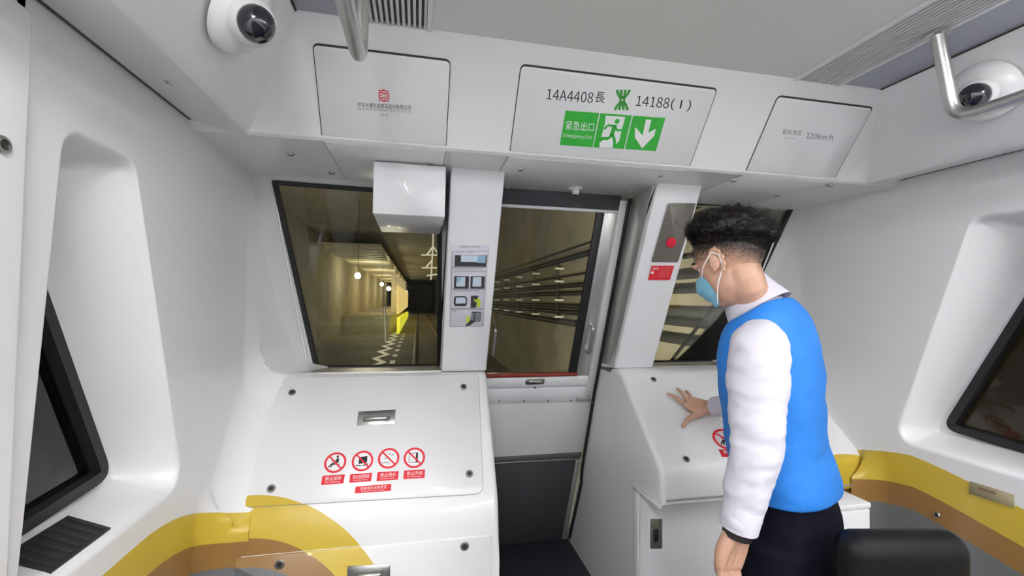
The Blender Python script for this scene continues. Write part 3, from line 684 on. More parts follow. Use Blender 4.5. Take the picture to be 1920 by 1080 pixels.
# ================================================================== CEILING FITTINGS
for s, lab in ((-1, 'ribbed air grille strip on the ceiling behind the short rail'), (1, 'ribbed air grille strip on the ceiling above the right bent rail')):
    g = thing('air_grille', lab, 'grille', (X0+s*.7, 0, ZCEIL), 'ceiling air grilles')
    for k in range(11):
        x = X0+s*(.618+k*.0145); obj('slat', *box_vf(x-.0036, x+.0036, -3, 1.268, ZCEIL-.004, ZCEIL+.015), GRILLE, g, False)
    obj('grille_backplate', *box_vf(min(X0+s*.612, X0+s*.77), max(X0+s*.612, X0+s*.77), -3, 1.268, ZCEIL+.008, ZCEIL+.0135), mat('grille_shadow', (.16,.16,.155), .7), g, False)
    for xx in (X0+s*.607, X0+s*.78): obj('edge_trim', *box_vf(xx-.006, xx+.006, -3, 1.27, ZCEIL-.006, ZCEIL+.012), PANELW, g, False)
for s, lab in ((-1, 'long ceiling light strip on the left of the saloon'), (1, 'long ceiling light strip on the right of the saloon')):
    g = thing('ceiling_light', lab, 'ceiling light', (X0+s*.87, -2.6, ZCEIL), 'saloon ceiling lights')
    obj('light_housing', *box_vf(X0+s*.87-.085, X0+s*.87+.085, -5.9, .42, ZCEIL-.012, ZCEIL+.003), PANELW, g, False)
    obj('light_diffuser', *box_vf(X0+s*.87-.07, X0+s*.87+.07, -5.85, .38, ZCEIL-.018, ZCEIL-.0115), mat('lamp_diffuser', (.9,.9,.9), .5, emit=(.985, .985, 1.0), estr=LAMP_STRENGTH), g, False)
# grab rails
for s, lab in ((-1, 'steel grab rail running back from the left ceiling grille'), (1, 'bent steel grab rail in front of the right dome camera')):
    x = X0+s*.80; yy = .955
    if s < 0: x, yy = -.135, 1.02
    g = thing('grab_rail', lab, 'rail', (x, yy, ZCEIL), 'ceiling grab rails')
    tube('rail_tube', fillet_path([(x-s*.035*(s > 0), yy, ZCEIL-.009), (x+s*.02*(s > 0), yy, 2.0), (x+s*.03*(s > 0), -2.2, 2.0), (x+s*.03*(s > 0), -2.2, ZCEIL)], .055, 7), .0165, STEEL, g, 16)
    FC = Fr((x-s*.035*(s > 0), yy, ZCEIL-.0075), (1,0,0), (0,-1,0)); obj('rail_flange', *FC.disc_vf(0, 0, [(.028, 0), (.028, .005), (.02, .008)], 20), STEEL, g)
# dome cameras on the cove
def dome(label, px, py, s, rl, hpx):
    sl = V((s*.156, 0, -.27)).normalized(); n = V((-sl.z*-1 if False else 0, 0, 0))
    n = V((-s*.27, 0, -.156)).normalized()
    fr = Fr((X0+s*.96, 0, ZCEIL-.01), V((0, 1, 0)).cross(n).normalized() if False else V((0, -1, 0)), n.cross(V((0, -1, 0))))
    if fr.n.dot(n) < 0: fr = Fr(fr.o, -fr.u, fr.v)
    p = fr.world(*hpx)
    a, b = fr.hit(*hpx)
    t = thing('dome_camera', label, 'camera', p, 'dome cameras on the coves')
    prof = [(.086, 0), (.086, .012), (.081, .026), (.070, .040), (.054, .051), (.038, .058), (.018, .061), (.003, .0615)]
    obj('camera_housing', *fr.disc_vf(a, b, prof, 36), mat('camera_white', (.86,.86,.86), .3), t)
    ctr = fr.pt(a, b, .012); dep = (ctr-EYE).dot(f_)-.050
    c = C(px, py, dep); look = (c-ctr).normalized()
    v, f = [], []
    ux = look.orthogonal().normalized(); uy = look.cross(ux)
    N = 28
    for i in range(13):
        th = .5*math.pi*1.12*i/12; 
        for k in range(N):
            an = 2*math.pi*k/N; v.append(c+look*(rl*math.cos(th))+(ux*math.cos(an)+uy*math.sin(an))*(rl*math.sin(th)+1e-5))
    for i in range(12):
        for k in range(N): f.append((i*N+k, i*N+(k+1) % N, (i+1)*N+(k+1) % N, (i+1)*N+k))
    obj('dome_lens', v, f, LENS, t)
    v, f = tube_vf([c+look*-.035, c+look*-.008, c+look*.003], [rl*1.25, rl*1.2, rl*1.06], 28); obj('lens_collar', v, f, mat('camera_white', (.86,.86,.86), .3), t)
    sc_ = fr.pt(a, b, .052)+look*.018
    return t
dome('white dome camera at upper left near the short ceiling rail', 480, 45, -1, .038, (442, 24))
dome('white dome camera seen through the bent right rail', 1827, 180, 1, .036, (1848, 170))
# ================================================================== SEAT
st = thing('padded_seat', 'black leather padded seat at the lower right corner', 'seat', (1.17, .70, 0))
SR = Matrix.Rotation(math.radians(-10), 3, 'Z')
bevel_box('backrest', .985, 1.29, .83, .92, .42, .945, .045, LEATHER, st, 6, SR)
bevel_box('seat_cushion', 1.0, 1.33, .42, .815, .42, .51, .03, LEATHER, st, 4)
bevel_box('seat_base', 1.07, 1.26, .5, .80, .0, .42, .02, mat('seat_base_grey', (.10,.10,.105), .5), st, 2)
# ================================================================== TUNNEL OUTSIDE
CONC = mat('tunnel_concrete', (.34, .31, .22), .85, noise=.4, nscale=1.1, bump=.3, bscale=8)
CONC2 = mat('tunnel_floor_concrete', (.20, .185, .13), .85, noise=.4, nscale=1.4)
CABLE = mat('cable_black', (.025, .024, .02), .6)
GALV = mat('galvanised', (.7, .68, .58), .5, .2)
ZT = -1.05
struct(obj('ground', *box_vf(-9, 4.2, -8, 130, ZT-.1, ZT), CONC2, None, False))
struct(obj('wall_tunnel_right', *box_vf(3.3, 3.6, -8, 130, ZT, 6), CONC, None, False))
struct(obj('wall_tunnel_left', *box_vf(-5.6, -5.3, -8, 130, ZT, 6), CONC, None, False))
struct(obj('ceiling_tunnel', *box_vf(-5.6, 3.6, -8, 130, 5.0, 5.3), CONC, None, False))
struct(obj('wall_tunnel_end', *box_vf(-5.6, 3.6, 112, 112.3, ZT, 5.3), CONC, None, False))
# cables on the right wall; bracket arms pale for dots of reflected light
zc_ = []
for k, (px, py, r, words) in enumerate(((1110, 450, .018, 'thin topmost'), (1110, 471, .055, 'thick upper'), (1110, 508, .022, 'thin second'), (1110, 531, .045, 'upper middle'), (1104, 549, .045, 'lower middle'), (1340, 589, .05, 'waist high'), (1340, 612, .05, 'knee high sagging'), (1340, 651, .06, 'lowest thick'))):
    d = ray(px, py); z = H+d.z*(3.16/d.x); zc_.append(z)
    mb = [(3.3-r-.004, 3.2+4*j, z+.01*math.sin(j*1.7+k)) for j in range(26)]
    tag(tube('tunnel_cable', mb, r, CABLE, None, 8), f'{words} dark cable along the right tunnel wall', 'cable', 'cables on the right tunnel wall')
ORD = ['nearest', 'second', 'third', 'fourth', 'fifth', 'sixth', 'seventh', 'eighth', 'ninth', 'tenth', 'farthest']
zs2 = sorted(zc_); gaps = sorted(((zs2[i+1]-zs2[i], (zs2[i+1]+zs2[i])/2) for i in range(len(zs2)-1) if zs2[i] > .7), reverse=True)
arm_z = [g[1] for g in gaps if g[0] > .16][:4]
for j in range(11):
    y = 10.0+j*2.1
    t = thing('cable_glint_bracket', f'{ORD[j]} galvanised bracket from the train along the right tunnel wall', 'bracket', (3.2, y, 1.0), 'cable brackets on the right tunnel wall')
    obj('upright', *box_vf(3.145, 3.165, y-.02, y+.02, min(arm_z)-.03, max(arm_z)+.03), CABLE, t, False)
    for z in arm_z: obj('arm', *box_vf(3.10, 3.30, y-.05, y+.05, z-.022, z+.022), GALV, t, False)
# rails
for s in (-1, 1):
    x = X0+s*.72
    tag(prism('track_rail', [(x-.07, 2, ZT), (x+.07, 2, ZT), (x+.03, 2, ZT+.03), (x+.035, 2, ZT+.16), (x-.035, 2, ZT+.16), (x-.03, 2, ZT+.03)], (0, 110, 0), mat('rail_steel', (.18,.15,.11), .45, .6)), ('left' if s < 0 else 'right')+' running rail of the track ahead', 'rail', 'running rails')
# platform on the left with ribbed lit soffit
LAMPM = mat('platform_lamp', (1, 1, .9), .5, emit=(1, .93, .72), estr=60)
pl = thing('station_platform', 'distant lit station platform on the left with ribbed ceiling', 'platform', (-4, 40, ZT))
obj('platform_slab', *box_vf(-5.28, -1.95, 34, 110, ZT, .2), mat('platform_concrete', (.35, .32, .22), .8, noise=.3, nscale=2), pl, False)
obj('soffit', *box_vf(-5.28, -2.0, 25, 110, 4.3, 4.4), mat('soffit_cream', (.6, .55, .4), .7), pl, False)
for k in range(34):
    y = 25.3+k*1.35; obj('soffit_rib', *box_vf(-4.9, -2.1, y-.14, y+.14, 4.02, 4.3), mat('rib_cream', (.7, .65, .5), .6), pl, False)
for k in range(6): obj('column', *box_vf(-2.5, -2.1, 44+k*9, 44.5+k*9, .2, 4.3), mat('rib_cream', (.7, .65, .5), .6), pl, False)
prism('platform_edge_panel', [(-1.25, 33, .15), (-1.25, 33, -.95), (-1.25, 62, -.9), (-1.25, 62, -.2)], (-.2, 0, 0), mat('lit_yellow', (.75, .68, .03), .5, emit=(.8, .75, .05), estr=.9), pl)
obj('edge_screen', *box_vf(-1.62, -1.5, 36, 70, .3, 2.5), mat('lit_screen', (.7, .55, .22), .5, emit=(.9, .65, .25), estr=.9), pl, False)
obj('screen_header', *box_vf(-2.6, -1.5, 66, 66.2, 1.5, 2.7), mat('lit_white', (.9,.9,.85), .5, emit=(1, 1, .9), estr=1.6), pl, False)
for k, (px, py, d) in enumerate(((671, 517, 16), (716, 533, 26), (729, 541, 33), (742, 548, 55))):
    p = C(px, py, d); t = thing('tunnel_lamp', ['nearest bright bulkhead lamp on the left tunnel side', 'second bulkhead lamp beyond the nearest bright one', 'third small bulkhead lamp by the platform end', 'farthest small bulkhead lamp over the platform'][k], 'lamp', p, 'bulkhead lamps')
    fr = Fr(p, (1,0,0), (0,0,1)); r = .11 if k < 2 else .16
    obj('lamp_body', *fr.disc_vf(0, 0, [(r*1.2, -.05), (r*1.2, 0), (r, .03)], 16), GALV, t); tube('lamp_stem', [p+V((0, .03, 0)), V((p.x, p.y+.03, 4.02 if p.y > 25 else 5.0))], .008, CABLE, t, 6); obj('lamp_bulb', *fr.disc_vf(0, 0, [(r*.9, .02), (r*.8, .09), (r*.3, .13)], 16), LAMPM, t)
for k in range(6):
    light('station_fill_light', 'POINT', (-3.2, 32+k*9, 3.0), 150, (1, .92, .70), shadow_soft_size=.2)  # extra point lights without fixtures, standing in for the station lighting
# railing post by the track
rl = thing('trackside_railing', 'pale T shaped railing post with two bars beside the track', 'railing', C(722, 640, 18))
tube('post', [C(723, 640, 18), C(721, 575, 18)], .05, GALV, rl, 8)
for y in (583, 596): tube('bar', [C(701, y, 18), C(723, y, 18)], .03, GALV, rl, 8)
# zigzag and dashes painted in for light glints on the track bed
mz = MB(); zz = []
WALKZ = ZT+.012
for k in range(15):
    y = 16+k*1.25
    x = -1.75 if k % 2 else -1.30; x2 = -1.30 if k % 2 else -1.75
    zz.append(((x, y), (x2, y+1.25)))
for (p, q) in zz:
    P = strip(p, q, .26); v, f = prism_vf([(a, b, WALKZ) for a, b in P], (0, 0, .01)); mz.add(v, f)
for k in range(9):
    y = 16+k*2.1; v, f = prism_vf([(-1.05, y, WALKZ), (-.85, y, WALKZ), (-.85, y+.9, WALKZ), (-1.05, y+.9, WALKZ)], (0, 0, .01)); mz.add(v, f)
tag(mz.build('track_glints', mat('glint_white', (.9, .88, .75), .5), None, False), 'white zigzag and dashes painted in for light glints on the track bed', 'marking')
for k in range(4): light('glint_fill_light', 'POINT', (-1.6, 17+k*5, .5), 22, (1, .93, .75), shadow_soft_size=.1)  # unseen point lights added to brighten the zigzag and dashes
# overhead line bracket
oh = thing('catenary_bracket', 'pale overhead wire bracket hanging in the tunnel ahead', 'bracket', C(808, 455, 9))
A = lambda u, v: C(u, v, 9)
for a, b in (((812, 452), (812, 235)), ((812, 452), (808, 525)), ((790, 478), (822, 478)), ((800, 478), (812, 462)), ((812, 462), (822, 476)), ((791, 502), (822, 502)), ((798, 502), (810, 488)), ((800, 517), (820, 514))): tube('bracket_rod', [A(*a), A(*b)], .018, GALV, oh, 6)
# wiper outside the right windscreen
wi = thing('windscreen_wiper', 'black two-arm wiper outside the right windscreen', 'wiper', GL.world(1275, 684, -.04))
for a, b in (((1264, 686), (1395, 520)), ((1288, 686), (1408, 530))): tube('wiper_arm', [GL.world(*a, -.04), GL.world(*b, -.05)], .010, RUBBER, wi, 8)
tube('wiper_blade', [GL.world(1400, 560, -.035), GL.world(1450, 396, -.035)], .011, RUBBER, wi, 8)
tube('wiper_pivot', [GL.world(1350, 690, -.05), GL.world(1352, 600, -.05)], .016, RUBBER, wi, 8)
# ================================================================== PERSON
def loft_vf(secs, n=28, p=2.0):
    """secs: (centre, axis a, axis b, ra, rb)"""
    v, f = [], []
    for c, A_, B_, ra, rb in secs:
        for k in range(n):
            an = 2*math.pi*k/n; ca, sa = math.cos(an), math.sin(an)
            ca = math.copysign(abs(ca)**(2/p), ca); sa = math.copysign(abs(sa)**(2/p), sa)
            v.append(V(c)+A_*(ra*ca)+B_*(rb*sa))
    m_ = len(secs)
    for i in range(m_-1):
        for k in range(n): f.append((i*n+k, i*n+(k+1) % n, (i+1)*n+(k+1) % n, (i+1)*n+k))
    f.append(tuple(range(n))[::-1]); f.append(tuple(range((m_-1)*n, m_*n))); return v, f
def ell_vf(c, A_, B_, C_, n=24, m_=16):
    v, f = [], []
    for i in range(1, m_):
        th = math.pi*i/m_
        for k in range(n): an = 2*math.pi*k/n; v.append(V(c)+A_*(math.sin(th)*math.cos(an))+B_*(math.sin(th)*math.sin(an))+C_*math.cos(th))
    t = len(v); v += [V(c)+C_, V(c)-C_]
    for i in range(m_-2):
        for k in range(n): f.append((i*n+k, (i+1)*n+k, (i+1)*n+(k+1) % n, i*n+(k+1) % n))
    for k in range(n): f.append((t, k, (k+1) % n)); f.append((t+1, (m_-2)*n+(k+1) % n, (m_-2)*n+k))
    return v, f
def catmull(pts, sub=4):
    pts = [tuple(p) for p in pts]; out = []
    for i in range(len(pts)-1):
        p0, p1, p2, p3 = [pts[max(0, min(len(pts)-1, j))] for j in (i-1, i, i+1, i+2)]
        for k in range(sub):
            t = k/sub; out.append(tuple(.5*((2*b)+(c-a)*t+(2*a-5*b+4*c-d)*t*t+(-a+3*b-3*c+d)*t**3) for a, b, c, d in zip(p0, p1, p2, p3)))
    out.append(pts[-1]); return out
def limb_vf(pr, n=20, sub=4):
    """pr: (point, radius) smoothed through"""
    q = catmull([(*V(p), r) for p, r in pr], sub); return tube_vf([V(x[:3]) for x in q], [x[3] for x in q], n)
def remeshed(name, mb, voxel, smooth, mt, parent, fn=None):
    me = bpy.data.meshes.new(name); me.from_pydata([tuple(q) for q in mb.v], [], mb.f); me.validate()
    bm = bmesh.new(); bm.from_mesh(me); bmesh.ops.recalc_face_normals(bm, faces=bm.faces); bm.to_mesh(me); bm.free()
    o = bpy.data.objects.new('tmp', me); COL.objects.link(o)
    md = o.modifiers.new('r', 'REMESH'); md.mode = 'VOXEL'; md.voxel_size = voxel
    sm = o.modifiers.new('s', 'SMOOTH'); sm.factor = .5; sm.iterations = smooth
    dg = bpy.context.evaluated_depsgraph_get(); dg.update()
    me2 = bpy.data.meshes.new_from_object(o.evaluated_get(dg)); bpy.data.objects.remove(o)
    if fn:
        cs_ = [V(q.co) for q in me2.vertices]; ns_ = [V(q.vector) for q in me2.vertex_normals]
        flat = [c for p_, n_ in zip(cs_, ns_) for c in fn(p_, n_)]
        me2.vertices.foreach_set('co', flat); me2.update()
    me2.name = name; me2.materials.clear(); me2.materials.append(mt)
    for p in me2.polygons: p.use_smooth = True
    return link(name, me2, parent)
SKIN = mat('skin', (.55, .32, .22), .5, noise=.08, nscale=18)
HAIR = mat('hair_black', (.012, .009, .008), .5, noise=.3, nscale=80)
SHIRT = mat('white_shirt', (.62, .60, .68), .75, bump=.5, bscale=9)
VEST = mat('blue_vest', (.014, .185, .62), .7, bump=.12, bscale=9)
TROUS = mat('navy_trousers', (.004, .004, .011), .85, noise=.3, nscale=60, bump=.15, bscale=14, spec=.15)
MASKM = mat('mask_blue', (.22, .50, .66), .75)
STRAP = mat('mask_strap', (.85, .80, .78), .7)
BAND = mat('wristband_black', (.015, .012, .012), .5)
SHOE = mat('shoe_black', (.012, .012, .012), .35)
TH = math.radians(33)
Fw = V((-math.sin(TH), math.cos(TH), 0)); Rt = V((math.cos(TH), math.sin(TH), 0)); UPV = V((0, 0, 1))
hip = C(1480, 950, 1.30); pz = hip.z
pe = thing('person', 'person in a blue vest over a white shirt, masked, one hand pressed on the console', 'person', (hip.x, hip.y, 0))
# torso stations: centre seen at (u,v,d), half width across, half depth front-back
TS = [((1477, 916, 1.30), .172, .118, .06), ((1474, 900, 1.30), .174, .118, .10), ((1468, 872, 1.30), .170, .115, .12), ((1456, 830, 1.30), .162, .110, .08), ((1449, 760, 1.30), .170, .114, .08), ((1445, 700, 1.30), .182, .116, .14), ((1441, 650, 1.30), .190, .110, .25), ((1434, 612, 1.30), .178, .096, .42), ((1424, 586, 1.30), .130, .078, .60), ((1414, 568, 1.30), .085, .066, .70)]
def torso(scale=1.0, add=0., lo=0, hi=None):
    secs = []
    for (u, v, d), a, b, tl_ in TS[lo:hi]: secs.append((*C(u, v, d), a*scale+add, b*scale+add, tl_))
    secs = catmull(secs, 4); return loft_vf([(V(s[:3]), Rt, (Fw-UPV*s[5]).normalized(), s[3], s[4]) for s in secs], 36, 2.3)
shL = C(1424, 652, 1.15); elL = C(1418, 835, 1.10); wrL = C(1386, 985, 1.11)
shR = C(1455, 640, 1.46)
cn = CR.n
wrR = CR.world(1322, 776, .055); elR = (shR+wrR)/2+V((.10, -.02, -.10))
# ---- body (skin): head, neck, trunk, arms, hands, legs as one surface
HT = math.radians(26)                                         # heading of the face, to the left of straight ahead
hf = V((-math.sin(HT), math.cos(HT), 0)); hr = V((math.cos(HT), math.sin(HT), 0))
pit = math.radians(20); hF = (hf*math.cos(pit)-UPV*math.sin(pit)).normalized(); hU = (UPV*math.cos(pit)+hf*math.sin(pit)).normalized(); hR_ = hF.cross(hU).normalized()
hc = C(1366, 492, 1.28)
def hp_(r, f, u): return hc+hR_*r+hF*f+hU*u
B = MB()
B.add(*ell_vf(hp_(0, -.012, .035), hR_*.077, hF*.098, hU*.092))         # cranium
B.add(*ell_vf(hp_(0, .018, -.03), hR_*.066, hF*.072, hU*.092))          # face
B.add(*ell_vf(hp_(0, .050, -.088), hR_*.038, hF*.034, hU*.030))         # chin
B.add(*ell_vf(hp_(0, .004, -.065), hR_*.060, hF*.058, hU*.045))         # jaw
B.add(*ell_vf(hp_(0, .092, -.030), hR_*.014, hF*.018, hU*.026))         # nose
B.add(*ell_vf(hp_(0, .083, .018), hR_*.048, hF*.012, hU*.010))          # brow
B.add(*ell_vf(hp_(0, .086, -.062), hR_*.024, hF*.010, hU*.009))         # lips
for s in (-1, 1):
    for k in range(9):                                                   # ear rim and lobe
        an = math.radians(-60+k*34); B.add(*ell_vf(hp_(s*(.084+.004*math.cos(an)), -.008-.020*math.cos(an), -.006+.034*math.sin(an)), hR_*.006, hF*.008, hU*.0095, 8, 6))
    B.add(*ell_vf(hp_(s*.078, .0, -.006), hR_*.006, hF*.013, hU*.022, 10, 8))
nb = C(1412, 578, 1.30)
B.add(*limb_vf([(hp_(0, -.026, -.02), .050), (hp_(0, -.026, -.08), .049), (nb, .051), (nb-UPV*.06, .058)]))
B.add(*torso(.93, -.006, 2))
for s, a in ((-1, shL), (1, shR)): B.add(*ell_vf(a, Rt*.055, Fw*.055, UPV*.055))
B.add(*limb_vf([(shL, .048), (shL.lerp(elL, .5), .044), (elL, .037), (elL.lerp(wrL, .45), .035), (wrL, .027)]))
B.add(*limb_vf([(shR, .048), (shR.lerp(elR, .5), .044), (elR, .037), (elR.lerp(wrR, .5), .034), (wrR, .027)]))
def fingers(chain):
    for pts, rr in chain: B.add(*limb_vf(list(zip(pts, rr)), 12, 3))
# right hand pressed on the console
cw = lambda u, v, c: CR.world(u, v, c)
B.add(*limb_vf([(cw(1332, 776, .055), .026), (cw(1318, 775, .048), .026)], 14))
palm = [cw(1312, 776, .040), cw(1296, 770, .034), cw(1284, 764, .028)]
for off in ((-3, -9), (-2, -3), (-1, 3), (0, 9)):
    B.add(*limb_vf([(cw(1322+off[0]*.3, 776+off[1]*.6, .044), .018), (cw(1300+off[0], 769+off[1], .034), .016), (cw(1286+off[0]*1.5-off[1]*.9, 761+off[1]*.5, .026), .0115)], 12))
fingers([([cw(1276, 762, .026), cw(1262, 751, .026), cw(1249, 741, .012)], [.0105, .0092, .0068]),
         ([cw(1283, 757, .027), cw(1275, 744, .028), cw(1267, 731, .012)], [.0105, .0092, .0068]),
         ([cw(1292, 756, .026), cw(1288, 746, .027), cw(1283, 736, .012)], [.0100, .0088, .0066]),
         ([cw(1302, 761, .024), cw(1306, 757, .024), cw(1309, 754, .012)], [.0090, .0080, .0062]),
         ([cw(1310, 784, .032), cw(1292, 789, .026), cw(1283, 796, .018), cw(1277, 804, .012)], [.0145, .0125, .0105, .0080])])
# left hand hanging
Lw = lambda u, v, d: C(u, v, d)
for dx, dd in ((-16, .0), (-6, .012), (5, .02), (15, .026)):
    B.add(*limb_vf([(Lw(1386+dx*.5, 990, 1.11+dd*.4), .021), (Lw(1372+dx, 1030, 1.11+dd), .0185), (Lw(1366+dx, 1062, 1.11+dd), .0135)], 12))
fingers([([Lw(1350, 1062, 1.11), Lw(1352, 1090, 1.11), Lw(1362, 1112, 1.12)], [.0105, .009, .007]),
         ([Lw(1360, 1064, 1.122), Lw(1363, 1096, 1.122), Lw(1373, 1122, 1.132)], [.0105, .0092, .007]),
         ([Lw(1371, 1064, 1.13), Lw(1375, 1094, 1.13), Lw(1384, 1118, 1.14)], [.010, .009, .0068]),
         ([Lw(1381, 1060, 1.136), Lw(1386, 1084, 1.136), Lw(1392, 1102, 1.144)], [.009, .008, .0062]),
         ([Lw(1372, 1010, 1.135), Lw(1352, 1036, 1.155), Lw(1346, 1062, 1.165), Lw(1350, 1082, 1.17)], [.014, .0125, .0105, .008])])
def leg_pts(s):
    h0 = V((hip.x, hip.y, 0))+Rt*(s*.09)
    return [(h0+UPV*(pz-.04), .068), (h0+UPV*.70+Fw*.01, .078), (h0+UPV*.48+Fw*.02, .056), (h0+UPV*.30-Fw*.005, .050), (h0+UPV*.10-Fw*.02, .036)]
for s in (-1, 1): B.add(*limb_vf(leg_pts(s)))
bo = remeshed('body', B, .0042, 6, SKIN, pe)
def hair_line(az):
    a = abs(az)
    return .44 if a < .75 else (.44-(a-.75)/.5*.16 if a < 1.25 else (.28-(a-1.25)/1.9*.72))
at = bo.data.attributes.new('cropped_hair', 'FLOAT', 'POINT'); vals = []
for q in bo.data.vertices:                                  # close-cropped sides and nape
    d = V(q.co)-hp_(0, -.012, .035)
    if d.length > .2: vals.append(0.); continue
    l = V((d.dot(hR_), d.dot(hF), d.dot(hU))); el_ = l.z/l.length; az = math.atan2(l.x, l.y); lo = hair_line(az)
    ear = abs(l.x) > .079 and l.z < .02
    vals.append(0. if ear else .96*sst(lo-.62, lo-.08, el_+.05*mnoise.noise(l*70)))
at.data.foreach_set('value', vals)
nt = SKIN.node_tree; bs = nt.nodes['Principled BSDF']; old = bs.inputs['Base Color'].links[0].from_socket
an_ = nt.nodes.new('ShaderNodeAttribute'); an_.attribute_name = 'cropped_hair'; mx = nt.nodes.new('ShaderNodeMix'); mx.data_type = 'RGBA'
nt.links.new(an_.outputs['Fac'], mx.inputs[0]); nt.links.new(old, mx.inputs[6]); mx.inputs[7].default_value = (.025, .017, .013, 1); nt.links.new(mx.outputs[2], bs.inputs['Base Color'])
# eyes, brows
for s in (-1, 1):
    v, f = ell_vf(hp_(s*.030, .0655, .002), hR_*.012, hF*.011, hU*.008, 14, 10); obj('eye', v, f, mat('eye_white', (.8,.78,.75), .3), pe)
    v, f = ell_vf(hp_(s*.030, .0752, .002), hR_*.0055, hF*.003, hU*.0055, 12, 8); obj('iris', v, f, BLACK, pe)
    v, f = ell_vf(hp_(s*.033, .080, .026), hR_*.018, hF*.005, hU*.004, 12, 8); obj('eyebrow', v, f, HAIR, pe)
# ---- hair: cap plus short strands
hm = MB()
def hair_r(d):
    """skull distance along a direction in head axes (r,f,u)"""
    return 1/math.sqrt((d[0]/.079)**2+(d[1]/.100)**2+(d[2]/.094)**2)
def hair_line(az):
    """lowest height kept, by azimuth from the face"""
    a = abs(az); 
    return .44 if a < .75 else (.44-(a-.75)/.5*.16 if a < 1.25 else (.28-(a-1.25)/1.9*.72))
hv, hfc = [], []; NA, NE = 64, 30
for j in range(NE+1):
    for k in range(NA):
        az = -math.pi+2*math.pi*k/NA; lo = hair_line(az); su = lo+(1-lo)*j/NE; el = math.asin(max(-1, min(1, su)))
        d = V((math.sin(az)*math.cos(el), math.cos(az)*math.cos(el), math.sin(el)))
        top = sst(lo, lo+.35, d.z)
        ex = -.002+.030*top+.010*sst(.3, .8, d.y)*top
        R = hair_r(d)+ex
        R += (.010*mnoise.noise(d*5)+.007*mnoise.noise(d*13)+.004*mnoise.noise(d*30))*top
        hv.append(hp_(0, -.012, .035)+(hR_*d.x+hF*d.y+hU*d.z)*R)
for j in range(NE):
    for k in range(NA): hfc.append((j*NA+k, j*NA+(k+1) % NA, (j+1)*NA+(k+1) % NA, (j+1)*NA+k))
ho = obj('hair', hv, hfc, HAIR, pe)
sv, sf = [], []
for i in range(15000):
    az = random.uniform(-math.pi, math.pi); lo = hair_line(az)
    su = random.uniform(lo, 1) if i % 9 < 4 else lo+.25-random.random()**1.6*.85; el = math.asin(max(-1, min(1, su)))
    d = V((math.sin(az)*math.cos(el), math.cos(az)*math.cos(el), math.sin(el))); top = sst(lo, lo+.35, d.z)
    R = hair_r(d)-.001+.026*top; p = hp_(0, -.012, .035)+(hR_*d.x+hF*d.y+hU*d.z)*R
    dirn = (hR_*d.x+hF*d.y+hU*d.z)+V((random.gauss(0, .35), random.gauss(0, .35), random.gauss(0, .35)-(.9 if top < .3 else -.1)))
    dirn.normalize(); L = .005+.030*top*random.uniform(.4, 1); sd = dirn.orthogonal().normalized()*(.0005+.0005*top); n = len(sv)
    sv += [p-sd, p+sd, p+dirn*L]; sf.append((n, n+1, n+2))
hs = obj('hair_strands', sv, sf, HAIR, ho, False); hs['kind'] = 'stuff'
# ---- mask
mv, mf = [], []; NU, NV = 22, 14
def face_pt(az, t, off):
    u = .000-.092*t
    wid = .072-.020*t; dep = .090+.012*math.sin(math.pi*min(1, t*1.15))-.020*t
    bul = .016*math.cos(az)**6*math.exp(-((t-.25)/.3)**2)
    return hp_((wid+off)*math.sin(az), -.0+(dep+off+bul)*math.cos(az), u-.022)
for lay, off in ((0, .006), (1, .004)):
    for j in range(NV+1):
        for k in range(NU+1):
            t = j/NV; az = (-1+2*k/NU)*math.radians(66-12*abs(2*t-1)**2); mv.append(face_pt(az, t, off+.0012*math.sin(t*22)*(1-lay)))
W_ = NU+1; S_ = (NV+1)*W_
for lay in (0, 1):
    for j in range(NV):
        for k in range(NU): mf.append(tuple(lay*S_+q for q in (j*W_+k, j*W_+k+1, (j+1)*W_+k+1, (j+1)*W_+k)))
mk = obj('face_mask', mv, mf, MASKM, pe, True, 80)
for s in (-1, 1):
    for t, e in ((.04, (.087, -.004, .022)), (.94, (.087, -.018, -.030))):
        a = face_pt(s*math.radians(54), t, .007); b = hp_(s*e[0], e[1], e[2]); mid = a.lerp(b, .5)+hR_*s*.012
        tube('ear_loop', catmull([tuple(a), tuple(mid), tuple(b)], 5), .0017, STRAP, mk, 6)
    tube('ear_loop', catmull([tuple(hp_(s*.087, -.004, .022)), tuple(hp_(s*.090, -.022, .004)), tuple(hp_(s*.087, -.018, -.030))], 5), .0017, STRAP, mk, 6)
# ---- shirt: trunk, sleeves, collar
def wr(amp, fr_):
    return lambda p, n: p+n*amp*(mnoise.noise(V((p.x*fr_, p.y*fr_, p.z*fr_*1.9)))+.5*mnoise.noise(V((p.x*fr_*2, p.y*fr_*2, p.z*fr_*4.2))))
S = MB(); S.add(*torso(.97, -.004, 2))
S.add(*limb_vf([(shL+Rt*.04+UPV*.018, .056), (shL, .069), (shL.lerp(elL, .3), .073), (shL.lerp(elL, .65), .067), (elL, .059), (elL.lerp(wrL, .4), .054), (elL.lerp(wrL, .8), .047), (wrL-UPV*.0, .040)], 24, 5))
S.add(*limb_vf([(shR-Rt*.04, .06), (shR, .072), (shR.lerp(elR, .5), .066), (elR, .056), (elR.lerp(wrR, .5), .048), (elR.lerp(wrR, .93), .040)], 24, 5))
remeshed('shirt', S, .006, 5, SHIRT, pe, wr(.006, 13))
ct = MB(); cc = C(1402, 552, 1.30); cup = (UPV*.80+Fw*.55).normalized(); cu1 = (Rt-Rt.dot(cup)*cup).normalized(); cu2 = cup.cross(cu1)
cvs, cfs = [], []; n = 36
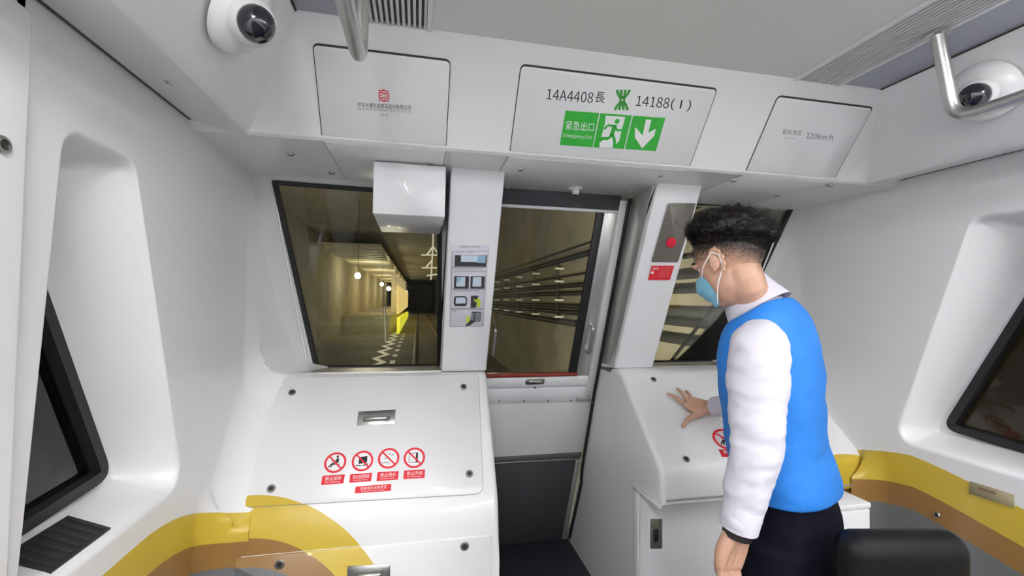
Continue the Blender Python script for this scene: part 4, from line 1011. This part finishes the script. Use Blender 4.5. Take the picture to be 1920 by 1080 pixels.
for h, r1, r2, c_ in ((-.055, .092, .092, 0), (-.015, .077, .079, 0), (.026, .068, .070, 0), (.026, .062, .064, 0), (-.02, .066, .067, 0)):
    for k in range(n):
        an = 2*math.pi*k/n; front = max(0, math.sin(an))
        cvs.append(cc+cup*(h-(.02*front if h > .01 else 0))+cu1*(r1*math.cos(an))+cu2*(r2*math.sin(an)))
for i in range(4):
    for k in range(n): cfs.append((i*n+k, i*n+(k+1) % n, (i+1)*n+(k+1) % n, (i+1)*n+k))
obj('collar', cvs, cfs, SHIRT, pe, True, 60)
# ---- vest, trousers
Vm = MB(); Vm.add(*torso(1.0, .010, 0, 9))
remeshed('vest', Vm, .006, 4, VEST, pe, wr(.0035, 9))
T = MB(); secs = [(*C(1475, 880, 1.30), .160, .104), (*C(1478, 915, 1.30), .164, .110), (*C(1482, 965, 1.30), .172, .118), (*(V((hip.x, hip.y, pz-.10))), .174, .122), (*(V((hip.x, hip.y, pz-.20))), .165, .108)]
T.add(*loft_vf([(V(s_[:3]), Rt, Fw, s_[3], s_[4]) for s_ in catmull(secs, 3)], 32, 2.3))
for s in (-1, 1):
    lp_ = leg_pts(s); T.add(*limb_vf([(lp_[0][0]-UPV*.02, .098), (lp_[1][0], .096), (lp_[2][0], .078), (lp_[3][0], .070), (lp_[4][0]-UPV*.055, .066)], 22, 5))
remeshed('trousers', T, .007, 4, TROUS, pe, wr(.004, 9))
for s in (-1, 1):
    h0 = V((hip.x, hip.y, 0))+Rt*(s*.09)-Fw*.02
    v, f = loft_vf([(h0+Fw*d+UPV*zc, Rt, UPV, ra, rb) for d, zc, ra, rb in ((-.085, .03, .02, .028), (-.07, .04, .034, .038), (0, .045, .040, .044), (.09, .036, .046, .035), (.15, .028, .042, .027), (.185, .022, .02, .018))], 20, 2.6); obj('shoe', v, f, SHOE, pe)
# wristband on the left wrist
wd = (wrL-elL).normalized()
v, f = tube_vf([wrL-wd*.055, wrL-wd*.05, wrL-wd*.0, wrL+wd*.006, wrL+wd*.004], [.046, .0475, .0445, .044, .036], 28); obj('cuff', v, f, SHIRT, pe)
v, f = tube_vf([wrL+wd*.012, wrL+wd*.026], .0345, 24); obj('wristband', v, f, BAND, pe)
